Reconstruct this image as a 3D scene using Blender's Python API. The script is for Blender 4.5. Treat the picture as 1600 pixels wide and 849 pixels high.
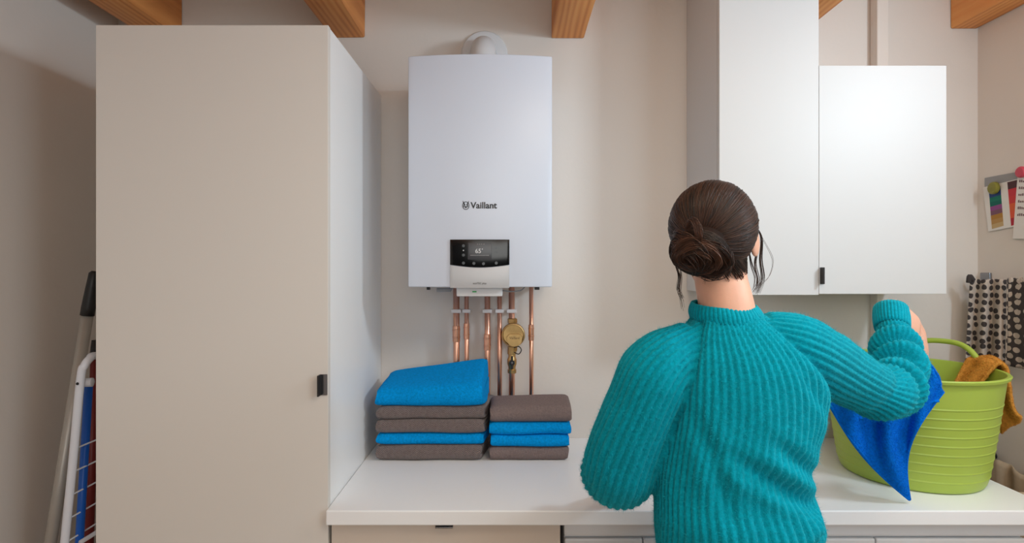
import bpy, bmesh, math, random
import numpy as np
from mathutils import Vector, Matrix, noise

for o in list(bpy.data.objects):
    bpy.data.objects.remove(o)
scene = bpy.context.scene
COL = scene.collection
random.seed(7)
rng = np.random.default_rng(7)

# ------------------------------------------------------------------ camera
F, CX, CY = 889.0, 799.0, 418.0           # focal length and vanishing point in photo pixels (1600 x 849)
CAM_Z, CAM_D = 1.54, 2.07                 # eye height, distance to the back wall (y = 0)
cd = bpy.data.cameras.new('camera'); cam = bpy.data.objects.new('camera', cd); COL.objects.link(cam)
cam.location = (0, -CAM_D, CAM_Z); cam.rotation_euler = (math.pi/2, 0, 0)
cd.sensor_width = 36; cd.sensor_fit = 'HORIZONTAL'; cd.lens = 36*F/1600
cd.shift_x = (800-CX)/1600; cd.shift_y = (CY-424.5)/1600; cd.clip_start = 0.02
scene.camera = cam

# ------------------------------------------------------------------ light
world = bpy.data.worlds.new('world'); scene.world = world; world.use_nodes = True
bg = world.node_tree.nodes['Background']; bg.inputs[0].default_value = (1.0, 0.9, 0.8, 1); bg.inputs[1].default_value = 0.02

def area(name, loc, target, sx, sy, watts, col):
    l = bpy.data.lights.new(name, 'AREA'); l.shape = 'RECTANGLE'; l.size = sx; l.size_y = sy; l.energy = watts; l.color = col
    o = bpy.data.objects.new(name, l); COL.objects.link(o); o.location = loc
    o.rotation_euler = (Vector(target)-Vector(loc)).to_track_quat('-Z', 'Y').to_euler()
    return o
area('lamp_light', (1.58, -1.18, 2.205), (-0.60, -0.60, 1.90), 0.22, 0.22, 12.4, (0.74, 0.89, 1.0))   # cool lamp high on the right hand side
area('back_fill', (0.20, -3.9, 1.90), (0.10, 0.0, 1.40), 1.4, 1.4, 23, (0.98, 0.985, 0.95))          # soft fill light added behind the camera, no window is built
area('side_fill', (1.66, -2.1, 1.75), (0.0, -1.5, 1.30), 1.0, 1.1, 19.5, (0.58, 0.83, 1.0))             # cool fill light added at the right hand wall, which has no opening
area('overhead_fill', (0.50, -1.75, 2.50), (0.50, -1.75, 0.0), 0.8, 0.8, 15.5, (1.0, 0.92, 0.76))          # warm fill light added overhead, without any fixture

vs = scene.view_settings
vs.view_transform = 'Standard'; vs.look = 'None'; vs.gamma = 1; vs.use_curve_mapping = False; vs.exposure = 0.0

# ------------------------------------------------------------------ helpers
def W(px, py, d):
    """photo pixel at distance d (along the view axis) -> world point"""
    return Vector(((px-CX)*d/F, d-CAM_D, CAM_Z-(py-CY)*d/F))

def srgb(r, g, b):
    f = lambda c: (c/255/12.92) if c/255 <= 0.04045 else ((c/255+0.055)/1.055)**2.4
    return (f(r), f(g), f(b), 1)

class NT:
    def __init__(s, name):
        s.m = bpy.data.materials.new(name); s.m.use_nodes = True
        s.t = s.m.node_tree; s.b = s.t.nodes['Principled BSDF']
    def n(s, kind, **kw):
        x = s.t.nodes.new(kind)
        for k, v in kw.items():
            if k in x.inputs: x.inputs[k].default_value = v
            else: setattr(x, k, v)
        return x
    def l(s, a, b): s.t.links.new(a, b)

def mat(name, col, rough=0.5, metal=0.0, var=0.0, vscale=6.0, bump=0.0, bscale=200.0, sheen=0.0, coat=0.0, stretch=None, spec=0.5, detail=4.0, bdist=0.002):
    k = NT(name); b = k.b
    b.inputs['Base Color'].default_value = col; b.inputs['Roughness'].default_value = rough; b.inputs['Metallic'].default_value = metal
    b.inputs['Specular IOR Level'].default_value = spec
    if sheen: b.inputs['Sheen Weight'].default_value = sheen; b.inputs['Sheen Roughness'].default_value = 0.5; b.inputs['Sheen Tint'].default_value = col
    if coat: b.inputs['Coat Weight'].default_value = coat; b.inputs['Coat Roughness'].default_value = 0.1
    tc = k.n('ShaderNodeTexCoord'); mp = k.n('ShaderNodeMapping'); k.l(tc.outputs['Object'], mp.inputs[0])
    if stretch: mp.inputs['Scale'].default_value = stretch
    if var:
        nz = k.n('ShaderNodeTexNoise', Scale=vscale, Detail=detail); k.l(mp.outputs[0], nz.inputs['Vector'])
        r = k.n('ShaderNodeValToRGB'); k.l(nz.outputs['Fac'], r.inputs[0])
        r.color_ramp.elements[0].position = 0.3; r.color_ramp.elements[1].position = 0.7
        r.color_ramp.elements[0].color = tuple(max(0, c*(1-var)) for c in col[:3])+(1,)
        r.color_ramp.elements[1].color = tuple(min(1, c*(1+var)) for c in col[:3])+(1,)
        k.l(r.outputs[0], b.inputs['Base Color'])
    if bump:
        nz = k.n('ShaderNodeTexNoise', Scale=bscale, Detail=3.0); k.l(mp.outputs[0], nz.inputs['Vector'])
        bp = k.n('ShaderNodeBump', Strength=bump, Distance=bdist); k.l(nz.outputs['Fac'], bp.inputs['Height']); k.l(bp.outputs[0], b.inputs['Normal'])
    return k.m

def wood(name, c1, c2, c3):
    k = NT(name); tc = k.n('ShaderNodeTexCoord')
    mp = k.n('ShaderNodeMapping'); mp.inputs['Scale'].default_value = (9, 0.7, 9); k.l(tc.outputs['Object'], mp.inputs[0])
    nz = k.n('ShaderNodeTexNoise', Scale=1.6, Detail=6.0, Distortion=0.6); k.l(mp.outputs[0], nz.inputs['Vector'])
    wv = k.n('ShaderNodeTexWave', Scale=1.7, Distortion=5.0, Detail=3.0); wv.bands_direction = 'X'; k.l(mp.outputs[0], wv.inputs['Vector'])
    mx = k.n('ShaderNodeMix'); mx.inputs[0].default_value = 0.22; k.l(nz.outputs['Fac'], mx.inputs[2]); k.l(wv.outputs['Fac'], mx.inputs[3])
    r = k.n('ShaderNodeValToRGB'); k.l(mx.outputs[0], r.inputs[0])
    e = r.color_ramp.elements; e[0].position = 0.25; e[0].color = c1; e[1].position = 0.75; e[1].color = c3
    m = e.new(0.5); m.color = c2
    vo = k.n('ShaderNodeTexVoronoi', Scale=2.6); mp2 = k.n('ShaderNodeMapping'); mp2.inputs['Scale'].default_value = (2.2, 0.8, 2.2)
    k.l(tc.outputs['Object'], mp2.inputs[0]); k.l(mp2.outputs[0], vo.inputs['Vector'])
    kr = k.n('ShaderNodeValToRGB'); k.l(vo.outputs['Distance'], kr.inputs[0]); kr.color_ramp.elements[0].position = 0.04; kr.color_ramp.elements[1].position = 0.10
    kr.color_ramp.elements[0].color = (0.25, 0.16, 0.10, 1); kr.color_ramp.elements[1].color = (1, 1, 1, 1)
    mu = k.n('ShaderNodeMix'); mu.data_type = 'RGBA'; mu.blend_type = 'MULTIPLY'; mu.inputs[0].default_value = 0.8
    k.l(r.outputs[0], mu.inputs[6]); k.l(kr.outputs[0], mu.inputs[7]); k.l(mu.outputs[2], k.b.inputs['Base Color'])
    k.b.inputs['Roughness'].default_value = 0.55
    bp = k.n('ShaderNodeBump', Strength=0.15, Distance=0.003); k.l(mx.outputs[0], bp.inputs['Height']); k.l(bp.outputs[0], k.b.inputs['Normal'])
    return k.m

M = {}
M['wall'] = mat('plaster_wall', srgb(226, 217, 209), 0.9, var=0.015, vscale=2.5, bump=0.12, bscale=55, bdist=0.004)
M['ceiling'] = mat('plaster_ceiling', srgb(222, 205, 190), 0.9, bump=0.1, bscale=50)
M['floor'] = mat('floor_oak', srgb(168, 140, 112), 0.5, var=0.15, vscale=5, stretch=(1, 8, 1), bump=0.05)
M['lacquer'] = mat('white_lacquer', srgb(212, 211, 210), 0.45, spec=0.28, bump=0.02, bscale=350, bdist=0.0004)
M['lacquer_lit'] = mat('white_panel_lit', srgb(247, 246, 245), 0.4, bump=0.02, bscale=350, bdist=0.0004)  # tall cabinet's lamp-facing side: its brightness painted in as a lighter white
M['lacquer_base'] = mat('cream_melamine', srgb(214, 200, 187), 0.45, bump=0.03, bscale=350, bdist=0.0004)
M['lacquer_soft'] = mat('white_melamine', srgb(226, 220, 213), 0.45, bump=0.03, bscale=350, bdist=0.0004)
M['counter'] = mat('white_worktop', srgb(249, 249, 250), 0.38, bump=0.02, bscale=300, bdist=0.0004)
M['wood'] = wood('beam_pine', srgb(196, 116, 54), srgb(230, 152, 82), srgb(242, 178, 108))
M['boiler'] = mat('white_enamel', srgb(216, 223, 237), 0.35, bump=0.01, bscale=300, bdist=0.0003)
M['glossblack'] = mat('gloss_black', srgb(10, 11, 13), 0.16)
M['screen'] = mat('display_grey', srgb(66, 66, 70), 0.25)
M['silver'] = mat('silver_paint', srgb(196, 197, 200), 0.42, metal=0.25)
M['logo'] = mat('dark_print', srgb(40, 42, 46), 0.5)
M['whiteplastic'] = mat('white_plastic', srgb(224, 224, 226), 0.4)
M['greyplastic'] = mat('grey_plastic', srgb(150, 150, 152), 0.45)
M['clip'] = mat('pale_clip', srgb(222, 214, 212), 0.5)
M['copper'] = mat('copper', srgb(240, 180, 152), 0.30, metal=1.0, var=0.16, vscale=9, stretch=(4, 4, 0.8), bump=0.03, bscale=40)
M['brass'] = mat('brass', srgb(196, 162, 110), 0.36, metal=1.0, var=0.12, vscale=40, bump=0.08, bscale=160, bdist=0.001)
M['black'] = mat('black_plastic', srgb(22, 22, 24), 0.45)
M['darkmetal'] = mat('dark_metal', srgb(58, 56, 56), 0.4, metal=0.7)
M['chrome'] = mat('brushed_steel', srgb(150, 152, 158), 0.22, metal=1.0)
M['whitetube'] = mat('white_tube', srgb(222, 224, 232), 0.35)
M['bluetube'] = mat('blue_tube', srgb(0, 92, 196), 0.35)
M['redpaint'] = mat('red_paint', srgb(120, 28, 26), 0.45)
M['alu'] = mat('aluminium_pole', srgb(178, 172, 164), 0.4, metal=0.35)
M['lime'] = mat('lime_plastic', srgb(170, 192, 78), 0.42, var=0.02, vscale=4, bump=0.03, bscale=220)
M['lime'].node_tree.nodes['Principled BSDF'].inputs['Subsurface Weight'].default_value = 0.15
M['lime'].node_tree.nodes['Principled BSDF'].inputs['Subsurface Radius'].default_value = (0.02, 0.02, 0.005)
def terry(name, col, scale=260, var=0.16):
    return mat(name, col, 0.95, var=var, vscale=scale*0.6, bump=0.9, bscale=scale, sheen=0.35, spec=0.1, detail=2.0, bdist=0.003)
M['blue'] = terry('blue_terry', srgb(0, 148, 224))
M['blue2'] = terry('deep_blue_terry', srgb(0, 112, 218))
M['ochre'] = terry('ochre_terry', srgb(212, 148, 66))
def weave(name, c1, c2, pitch):
    k = NT(name); tc = k.n('ShaderNodeTexCoord'); sp = k.n('ShaderNodeSeparateXYZ'); k.l(tc.outputs['UV'], sp.inputs[0])
    # herringbone: diagonal lines that flip every few centimetres
    tri = k.n('ShaderNodeMath', operation='PINGPONG'); k.l(sp.outputs[0], tri.inputs[0]); tri.inputs[1].default_value = 0.012
    ad = k.n('ShaderNodeMath', operation='ADD'); k.l(tri.outputs[0], ad.inputs[0]); k.l(sp.outputs[1], ad.inputs[1])
    mu = k.n('ShaderNodeMath', operation='MULTIPLY'); k.l(ad.outputs[0], mu.inputs[0]); mu.inputs[1].default_value = 2*math.pi/pitch
    sn = k.n('ShaderNodeMath', operation='SINE'); k.l(mu.outputs[0], sn.inputs[0])
    nz = k.n('ShaderNodeTexNoise', Scale=180.0, Detail=2.0); k.l(tc.outputs['Object'], nz.inputs['Vector'])
    a2 = k.n('ShaderNodeMath', operation='MULTIPLY_ADD'); k.l(nz.outputs['Fac'], a2.inputs[0]); a2.inputs[1].default_value = 2.4; k.l(sn.outputs[0], a2.inputs[2])
    r = k.n('ShaderNodeValToRGB'); mr = k.n('ShaderNodeMapRange'); k.l(a2.outputs[0], mr.inputs[0]); mr.inputs[1].default_value = 0.0; mr.inputs[2].default_value = 2.4
    k.l(mr.outputs[0], r.inputs[0]); r.color_ramp.elements[0].color = c1; r.color_ramp.elements[1].color = c2
    k.l(r.outputs[0], k.b.inputs['Base Color']); k.b.inputs['Roughness'].default_value = 0.95
    k.b.inputs['Sheen Weight'].default_value = 0.25; k.b.inputs['Specular IOR Level'].default_value = 0.1
    bp = k.n('ShaderNodeBump', Strength=0.7, Distance=0.002); k.l(a2.outputs[0], bp.inputs['Height']); k.l(bp.outputs[0], k.b.inputs['Normal'])
    return k.m
M['grey'] = weave('taupe_weave', srgb(104, 90, 88), srgb(146, 130, 126), 0.0065)
M['grey_t'] = terry('taupe_terry', srgb(128, 112, 109), 300, 0.12)
M['canvas'] = mat('beige_canvas', srgb(186, 164, 138), 0.9, var=0.08, vscale=30, bump=0.3, bscale=300)
M['paper'] = mat('white_paper', srgb(234, 230, 226), 0.8)
def dotted(name, base, dot):
    k = NT(name); tc = k.n('ShaderNodeTexCoord'); vo = k.n('ShaderNodeTexVoronoi', Scale=31.0, Randomness=0.38); vo.voronoi_dimensions = '2D'
    mp = k.n('ShaderNodeMapping'); mp.inputs['Scale'].default_value = (0.95, 1.15, 1); k.l(tc.outputs['UV'], mp.inputs[0]); k.l(mp.outputs[0], vo.inputs['Vector'])
    nz = k.n('ShaderNodeTexNoise', Scale=60.0); k.l(mp.outputs[0], nz.inputs['Vector'])
    ad = k.n('ShaderNodeMath', operation='MULTIPLY_ADD'); k.l(nz.outputs['Fac'], ad.inputs[0]); ad.inputs[1].default_value = 0.12; k.l(vo.outputs['Distance'], ad.inputs[2])
    r = k.n('ShaderNodeValToRGB'); k.l(ad.outputs[0], r.inputs[0]); e = r.color_ramp.elements
    e[0].position = 0.40; e[0].color = dot; e[1].position = 0.43; e[1].color = base
    k.l(r.outputs[0], k.b.inputs['Base Color']); k.b.inputs['Roughness'].default_value = 0.95
    nb = k.n('ShaderNodeTexNoise', Scale=500.0); k.l(tc.outputs['UV'], nb.inputs['Vector'])
    bp = k.n('ShaderNodeBump', Strength=0.4, Distance=0.001); k.l(nb.outputs['Fac'], bp.inputs['Height']); k.l(bp.outputs[0], k.b.inputs['Normal'])
    return k.m
M['dots_light'] = dotted('dotted_cloth_light', srgb(196, 182, 170), srgb(66, 60, 60))
M['dots_dark'] = dotted('dotted_cloth_dark', srgb(66, 60, 60), srgb(200, 186, 174))
M['wool'] = mat('teal_wool', srgb(0, 144, 164), 0.95, var=0.16, vscale=160, bump=0.55, bscale=420, sheen=0.6, spec=0.08, bdist=0.002)
M['wool'].node_tree.nodes['Principled BSDF'].inputs['Sheen Tint'].default_value = srgb(90, 205, 205)
M['fuzz'] = mat('teal_wool_fuzz', srgb(36, 172, 188), 0.9, spec=0.05)
M['skin'] = mat('skin', srgb(222, 168, 142), 0.5, var=0.06, vscale=30, bump=0.05, bscale=300)
M['skin'].node_tree.nodes['Principled BSDF'].inputs['Subsurface Weight'].default_value = 0.2
M['skin'].node_tree.nodes['Principled BSDF'].inputs['Subsurface Radius'].default_value = (0.012, 0.005, 0.003)
M['jeans'] = mat('dark_denim', srgb(44, 52, 72), 0.9, var=0.15, vscale=90, bump=0.3, bscale=500)
M['shoe'] = mat('white_shoe', srgb(214, 210, 204), 0.6)
def hairmat(name, c1, c2):
    k = NT(name); at = k.n('ShaderNodeAttribute'); at.attribute_name = 'tint'
    r = k.n('ShaderNodeValToRGB'); k.l(at.outputs['Fac'], r.inputs[0]); r.color_ramp.elements[0].color = c1; r.color_ramp.elements[1].color = c2
    k.l(r.outputs[0], k.b.inputs['Base Color']); k.b.inputs['Roughness'].default_value = 0.46; k.b.inputs['Specular IOR Level'].default_value = 0.4
    return k.m
M['hair'] = hairmat('brown_hair', srgb(26, 16, 12), srgb(88, 57, 42))
M['hairbase'] = mat('brown_hair_base', srgb(34, 22, 17), 0.8, spec=0.1, var=0.3, vscale=60, bump=0.5, bscale=120)

def tag(o, label=None, cat=None, group=None, kind=None):
    if label: o['label'] = label
    if cat: o['category'] = cat
    if group: o['group'] = group
    if kind: o['kind'] = kind
    return o
def empty(name, loc, label=None, cat=None, group=None):
    o = bpy.data.objects.new(name, None); COL.objects.link(o); o.location = loc; o.empty_display_size = 0.05
    return tag(o, label, cat, group)
def link(name, me, m, parent=None, smooth=False):
    o = bpy.data.objects.new(name, me); COL.objects.link(o)
    if m is not None and not me.materials: me.materials.append(m)
    if parent is not None:
        o.parent = parent; o.matrix_parent_inverse = Matrix.Identity(4)
        p = Vector((0, 0, 0)); q = parent
        while q is not None: p += q.location; q = q.parent
        o.location = -p                       # meshes are written in world coordinates
    if smooth: me.polygons.foreach_set('use_smooth', [True]*len(me.polygons))
    return o
def rebase(o, loc):
    """move a top-level mesh object's origin to loc without moving it"""
    v = Vector(loc); o.data.transform(Matrix.Translation(-v)); o.location = v
    return o
def pyd(name, v, f, m, parent=None, smooth=False):
    me = bpy.data.meshes.new(name); me.from_pydata([tuple(p) for p in v], [], f); me.update()
    return link(name, me, m, parent, smooth)
def bm_to(name, bm, m, parent=None, smooth=False):
    me = bpy.data.meshes.new(name); bmesh.ops.recalc_face_normals(bm, faces=bm.faces[:]); bm.to_mesh(me); bm.free()
    return link(name, me, m, parent, smooth)
def bm_box(bm, x0, x1, y0, y1, z0, z1, bev=0.0, seg=2):
    t = bmesh.new(); bmesh.ops.create_cube(t, size=1)
    for v in t.verts: v.co = Vector(((x0+x1)/2+v.co.x*(x1-x0), (y0+y1)/2+v.co.y*(y1-y0), (z0+z1)/2+v.co.z*(z1-z0)))
    if bev: bmesh.ops.bevel(t, geom=t.edges[:], offset=bev, segments=seg, profile=0.5, affect='EDGES')
    me = bpy.data.meshes.new('t'); t.to_mesh(me); t.free(); bm.from_mesh(me); bpy.data.meshes.remove(me)
def box(name, x0, x1, y0, y1, z0, z1, m, parent=None, bev=0.0):
    bm = bmesh.new(); bm_box(bm, x0, x1, y0, y1, z0, z1, bev); return bm_to(name, bm, m, parent)
def frames(path):
    """parallel transported frames along a polyline"""
    P = [Vector(p) for p in path]; T = []
    for i in range(len(P)):
        a = P[max(0, i-1)]; b = P[min(len(P)-1, i+1)]; T.append((b-a).normalized())
    u = T[0].orthogonal().normalized(); out = []
    for i, t in enumerate(T):
        u = (u-t*u.dot(t)).normalized(); out.append((P[i], t, u, t.cross(u)))
    return out
def tube_vf(path, rad, n=12, cap=True):
    fr = frames(path); v = []; f = []
    for i, (p, t, a, b) in enumerate(fr):
        r = rad[i] if hasattr(rad, '__len__') else rad
        for k in range(n):
            w = 2*math.pi*k/n; v.append(p+a*(r*math.cos(w))+b*(r*math.sin(w)))
    for i in range(len(fr)-1):
        for k in range(n): f.append((i*n+k, i*n+(k+1) % n, (i+1)*n+(k+1) % n, (i+1)*n+k))
    if cap: f.append(tuple(range(n))[::-1]); f.append(tuple(range((len(fr)-1)*n, len(fr)*n)))
    return v, f
def tube(name, path, rad, m, parent=None, n=14):
    v, f = tube_vf(path, rad, n); return pyd(name, v, f, m, parent, True)
def loft_vf(rings):
    n = len(rings[0]); v = [p for r in rings for p in r]; f = []
    for i in range(len(rings)-1):
        for k in range(n): f.append((i*n+k, i*n+(k+1) % n, (i+1)*n+(k+1) % n, (i+1)*n+k))
    f.append(tuple(range(n))[::-1]); f.append(tuple(range((len(rings)-1)*n, len(rings)*n)))
    return v, f
def ell_vf(c, r, rot=None, nu=20, nv=14):
    rings = []
    for j in range(1, nv):
        ph = math.pi*j/nv-math.pi/2; ring = []
        for k in range(nu):
            w = 2*math.pi*k/nu; p = Vector((r[0]*math.cos(ph)*math.cos(w), r[1]*math.cos(ph)*math.sin(w), r[2]*math.sin(ph)))
            if rot is not None: p = rot @ p
            ring.append(Vector(c)+p)
        rings.append(ring)
    return loft_vf(rings)
def lathe(name, c, axis, prof, m, parent=None, n=32, smooth=True):
    """prof: (distance along axis, radius)"""
    ax = Vector(axis).normalized(); u = ax.orthogonal().normalized(); w = ax.cross(u); rings = []
    for (h, r) in prof:
        rings.append([Vector(c)+ax*h+u*(r*math.cos(2*math.pi*k/n))+w*(r*math.sin(2*math.pi*k/n)) for k in range(n)])
    v, f = loft_vf(rings); o = pyd(name, v, f, m, parent, False)
    if smooth:
        o.data.polygons.foreach_set('use_smooth', [len(p.vertices) == 4 for p in o.data.polygons])
        o.data.set_sharp_from_angle(angle=math.radians(38))
    return o
def arc(c, r, a0, a1, n, ax1, ax2):
    return [Vector(c)+Vector(ax1)*(r*math.cos(a0+(a1-a0)*i/n))+Vector(ax2)*(r*math.sin(a0+(a1-a0)*i/n)) for i in range(n+1)]
def smooth_path(pts, n=8):
    """Catmull-Rom through points (tuples of any length)"""
    P = [np.array(p, float) for p in pts]; P = [2*P[0]-P[1]]+P+[2*P[-1]-P[-2]]; out = []
    for i in range(1, len(P)-2):
        for k in range(n):
            t = k/n; a, b, c, d = P[i-1], P[i], P[i+1], P[i+2]
            out.append(0.5*((2*b)+(c-a)*t+(2*a-5*b+4*c-d)*t*t+(-a+3*b-3*c+d)*t**3))
    out.append(P[-2]); return out
def organic(name, parts, voxel, iters):
    """several closed shells -> one continuous surface"""
    bm = bmesh.new()
    for v, f in parts:
        vv = [bm.verts.new(p) for p in v]
        for q in f: bm.faces.new([vv[i] for i in q])
    bmesh.ops.recalc_face_normals(bm, faces=bm.faces[:])
    me = bpy.data.meshes.new(name+'_src'); bm.to_mesh(me); bm.free()
    o = bpy.data.objects.new(name+'_src', me); COL.objects.link(o)
    r = o.modifiers.new('r', 'REMESH'); r.mode = 'VOXEL'; r.voxel_size = voxel
    if iters: s = o.modifiers.new('s', 'SMOOTH'); s.factor = 0.5; s.iterations = iters
    dg = bpy.context.evaluated_depsgraph_get(); out = bpy.data.meshes.new_from_object(o.evaluated_get(dg))
    bpy.data.objects.remove(o); bpy.data.meshes.remove(me)
    return out
def solidify(o, t, offset=0.0):
    m = o.modifiers.new('s', 'SOLIDIFY'); m.thickness = t; m.offset = offset; return o
def subsurf(o, n=1):
    m = o.modifiers.new('ss', 'SUBSURF'); m.levels = n; m.render_levels = n; return o
def grid(name, fn, nu, nv, m, parent=None, uv=None):
    v = [fn(i/nu, j/nv) for j in range(nv+1) for i in range(nu+1)]
    f = [(j*(nu+1)+i, j*(nu+1)+i+1, (j+1)*(nu+1)+i+1, (j+1)*(nu+1)+i) for j in range(nv) for i in range(nu)]
    o = pyd(name, v, f, m, parent, True)
    if uv:
        ul = o.data.uv_layers.new(name='UVMap')
        for lp in o.data.loops:
            i, j = lp.vertex_index % (nu+1), lp.vertex_index//(nu+1); ul.data[lp.index].uv = uv(i/nu, j/nv)
    return o
def text(name, body, m, parent, x0, x1, y, zc, bold=0.0, height=None, ext=0.0004):
    """lettering facing -Y, fitted to the width x0..x1, centred on height zc"""
    cu = bpy.data.curves.new(name, 'FONT'); cu.body = body; cu.size = 1; cu.extrude = 0.01; cu.offset = bold; cu.resolution_u = 3
    o = bpy.data.objects.new(name, cu); COL.objects.link(o); dg = bpy.context.evaluated_depsgraph_get()
    me = bpy.data.meshes.new_from_object(o.evaluated_get(dg)); bpy.data.objects.remove(o)
    co = np.zeros(len(me.vertices)*3); me.vertices.foreach_get('co', co); co = co.reshape(-1, 3)
    lo, hi = co.min(0), co.max(0); sx = (x1-x0)/(hi[0]-lo[0]); sz = sx if height is None else height/(hi[1]-lo[1])
    out = np.empty_like(co); out[:, 0] = x0+(co[:, 0]-lo[0])*sx; out[:, 2] = zc+(co[:, 1]-(lo[1]+hi[1])/2)*sz; out[:, 1] = y-co[:, 2]/0.01*ext
    me.vertices.foreach_set('co', out.ravel()); me.materials.clear()
    return link(name, me, m, parent)

# ------------------------------------------------------------------ the room
XL, XR, ZC, YF = -1.43, 1.697, 2.58, -4.4
def struct(o): return tag(o, kind='structure')
struct(box('floor', XL-0.1, XR+0.1, YF, 0.1, -0.1, 0, M['floor']))
struct(box('ceiling', XL-0.1, XR+0.1, YF, 0.1, ZC, ZC+0.1, M['ceiling']))
struct(box('wall_back', XL-0.1, XR+0.1, 0, 0.12, 0, ZC, M['wall']))
struct(box('wall_left', XL-0.12, XL, YF, 0, 0, ZC, M['wall']))
struct(box('wall_right', XR, XR+0.12, YF, 0, 0, ZC, M['wall']))

def beam(x0, x1, z0, label, seed, rot=0.0):
    bm = bmesh.new(); n = 24
    t = bmesh.new(); bmesh.ops.create_cube(t, size=1)
    for v in t.verts: v.co = Vector(((x0+x1)/2+v.co.x*(x1-x0), (YF-0.002)/2+v.co.y*(-YF-0.004), (z0+ZC-0.001)/2+v.co.z*(ZC-0.001-z0)))
    es = [e for e in t.edges if abs(e.verts[0].co.y-e.verts[1].co.y) > 0.5]
    bmesh.ops.bevel(t, geom=es, offset=0.005, segments=2, profile=0.5, affect='EDGES')
    es = [e for e in t.edges if abs(e.verts[0].co.y-e.verts[1].co.y) > 0.5]
    bmesh.ops.subdivide_edges(t, edges=es, cuts=40)
    for v in t.verts:
        if v.co.z < z0+0.05:
            d = noise.noise(Vector((v.co.x*4+seed*7, v.co.y*2.5, v.co.z*4)))*0.004
            v.co.x += d; v.co.z += abs(d)*0.5
    o = bm_to('ceiling_beam', t, M['wood']); bm.free()
    o.data.set_sharp_from_angle(angle=0.5)
    rebase(o, ((x0+x1)/2, 0, z0))
    return tag(o, label, 'beam', 'pine ceiling beams')
beam(-1.322, -1.197, 2.373, 'brown pine ceiling beam over the left half of the tall cabinet', 1)
beam(-0.652, -0.531, 2.375, 'brown pine ceiling beam between tall cabinet and wall boiler', 2)
beam(0.147, 0.264, 2.373, 'brown pine ceiling beam between boiler and upper cupboards', 3)
beam(0.951, 1.036, 2.373, 'brown pine ceiling beam above the short hanging cupboard', 4)
beam(1.597, 1.694, 2.408, 'brown pine ceiling beam along the right wall', 5)

o = box('pipe_trunking', 1.304, 1.345, -0.042, -0.0005, 0.93, 2.57, M['wall'], bev=0.003)
tag(rebase(o, (1.325, 0, 0.93)), 'white painted vertical pipe boxing on the wall behind the hanging cupboard', 'trunking')

# ------------------------------------------------------------------ tall cabinet
def handle(x0, x1, y1, z0, z1, parent):
    h = box('handle', x0, x1, y1-0.003, y1, z0, z1, M['chrome'], parent, 0.0008); tag(h, 'grey metal tab pull')
    box('grip_flange', x0, x0+0.004, y1-0.022, y1-0.002, z0, z1, M['darkmetal'], h, 0.0008)
    return h
cx0, cx1, cz = -1.073, -0.473, 2.166
tc_ = empty('tall_cabinet', ((cx0+cx1)/2, -0.3, 0), 'tall plain white cupboard reaching nearly to the beams', 'cabinet')
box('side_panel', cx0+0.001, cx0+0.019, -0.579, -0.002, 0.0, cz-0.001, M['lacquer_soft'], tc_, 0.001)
box('side_panel', cx1-0.019, cx1-0.001, -0.579, -0.002, 0.0, cz-0.001, M['lacquer_lit'], tc_, 0.001)
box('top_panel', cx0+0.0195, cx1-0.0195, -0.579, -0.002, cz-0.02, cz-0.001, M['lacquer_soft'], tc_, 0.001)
box('back_panel', cx0+0.0195, cx1-0.0195, -0.02, -0.003, 0.08, cz-0.021, M['lacquer_soft'], tc_)
box('plinth', cx0+0.0195, cx1-0.0195, -0.55, -0.53, 0.001, 0.09, M['lacquer_soft'], tc_)
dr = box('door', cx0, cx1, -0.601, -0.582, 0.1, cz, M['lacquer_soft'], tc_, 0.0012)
handle(-0.4945, -0.4745, -0.6012, 1.210, 1.264, dr)

# ------------------------------------------------------------------ base units
o = box('worktop', -0.4725, 1.400, -0.622, -0.001, 0.882, 0.920, M['counter'], None, 0.003)
tag(rebase(o, (0.46, -0.3, 0.882)), 'long white worktop carrying the towel stacks and the lime tub', 'worktop')
bc = empty('base_cabinet', (-0.17, -0.3, 0), 'cream low drawer unit under the worktop beside the tall cabinet', 'cabinet')
box('side_panel', -0.470, -0.454, -0.578, -0.004, 0.001, 0.881, M['lacquer_base'], bc, 0.001)
box('side_panel', 0.112, 0.128, -0.578, -0.004, 0.001, 0.881, M['lacquer_base'], bc, 0.001)
box('back_panel', -0.453, 0.111, -0.02, -0.005, 0.05, 0.880, M['lacquer_base'], bc)
box('plinth', -0.453, 0.111, -0.54, -0.522, 0.001, 0.1, M['lacquer_base'], bc)
for (za, zb) in ((0.622, 0.876), (0.362, 0.618), (0.102, 0.358)):
    dw = box('drawer_front', -0.4655, 0.1265, -0.598, -0.579, za, zb, M['lacquer_base'], bc, 0.0012)
    hd = box('drawer_pull', -0.195, -0.150, -0.616, -0.5985, zb-0.004, zb-0.001, M['chrome'], dw, 0.0005)

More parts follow.
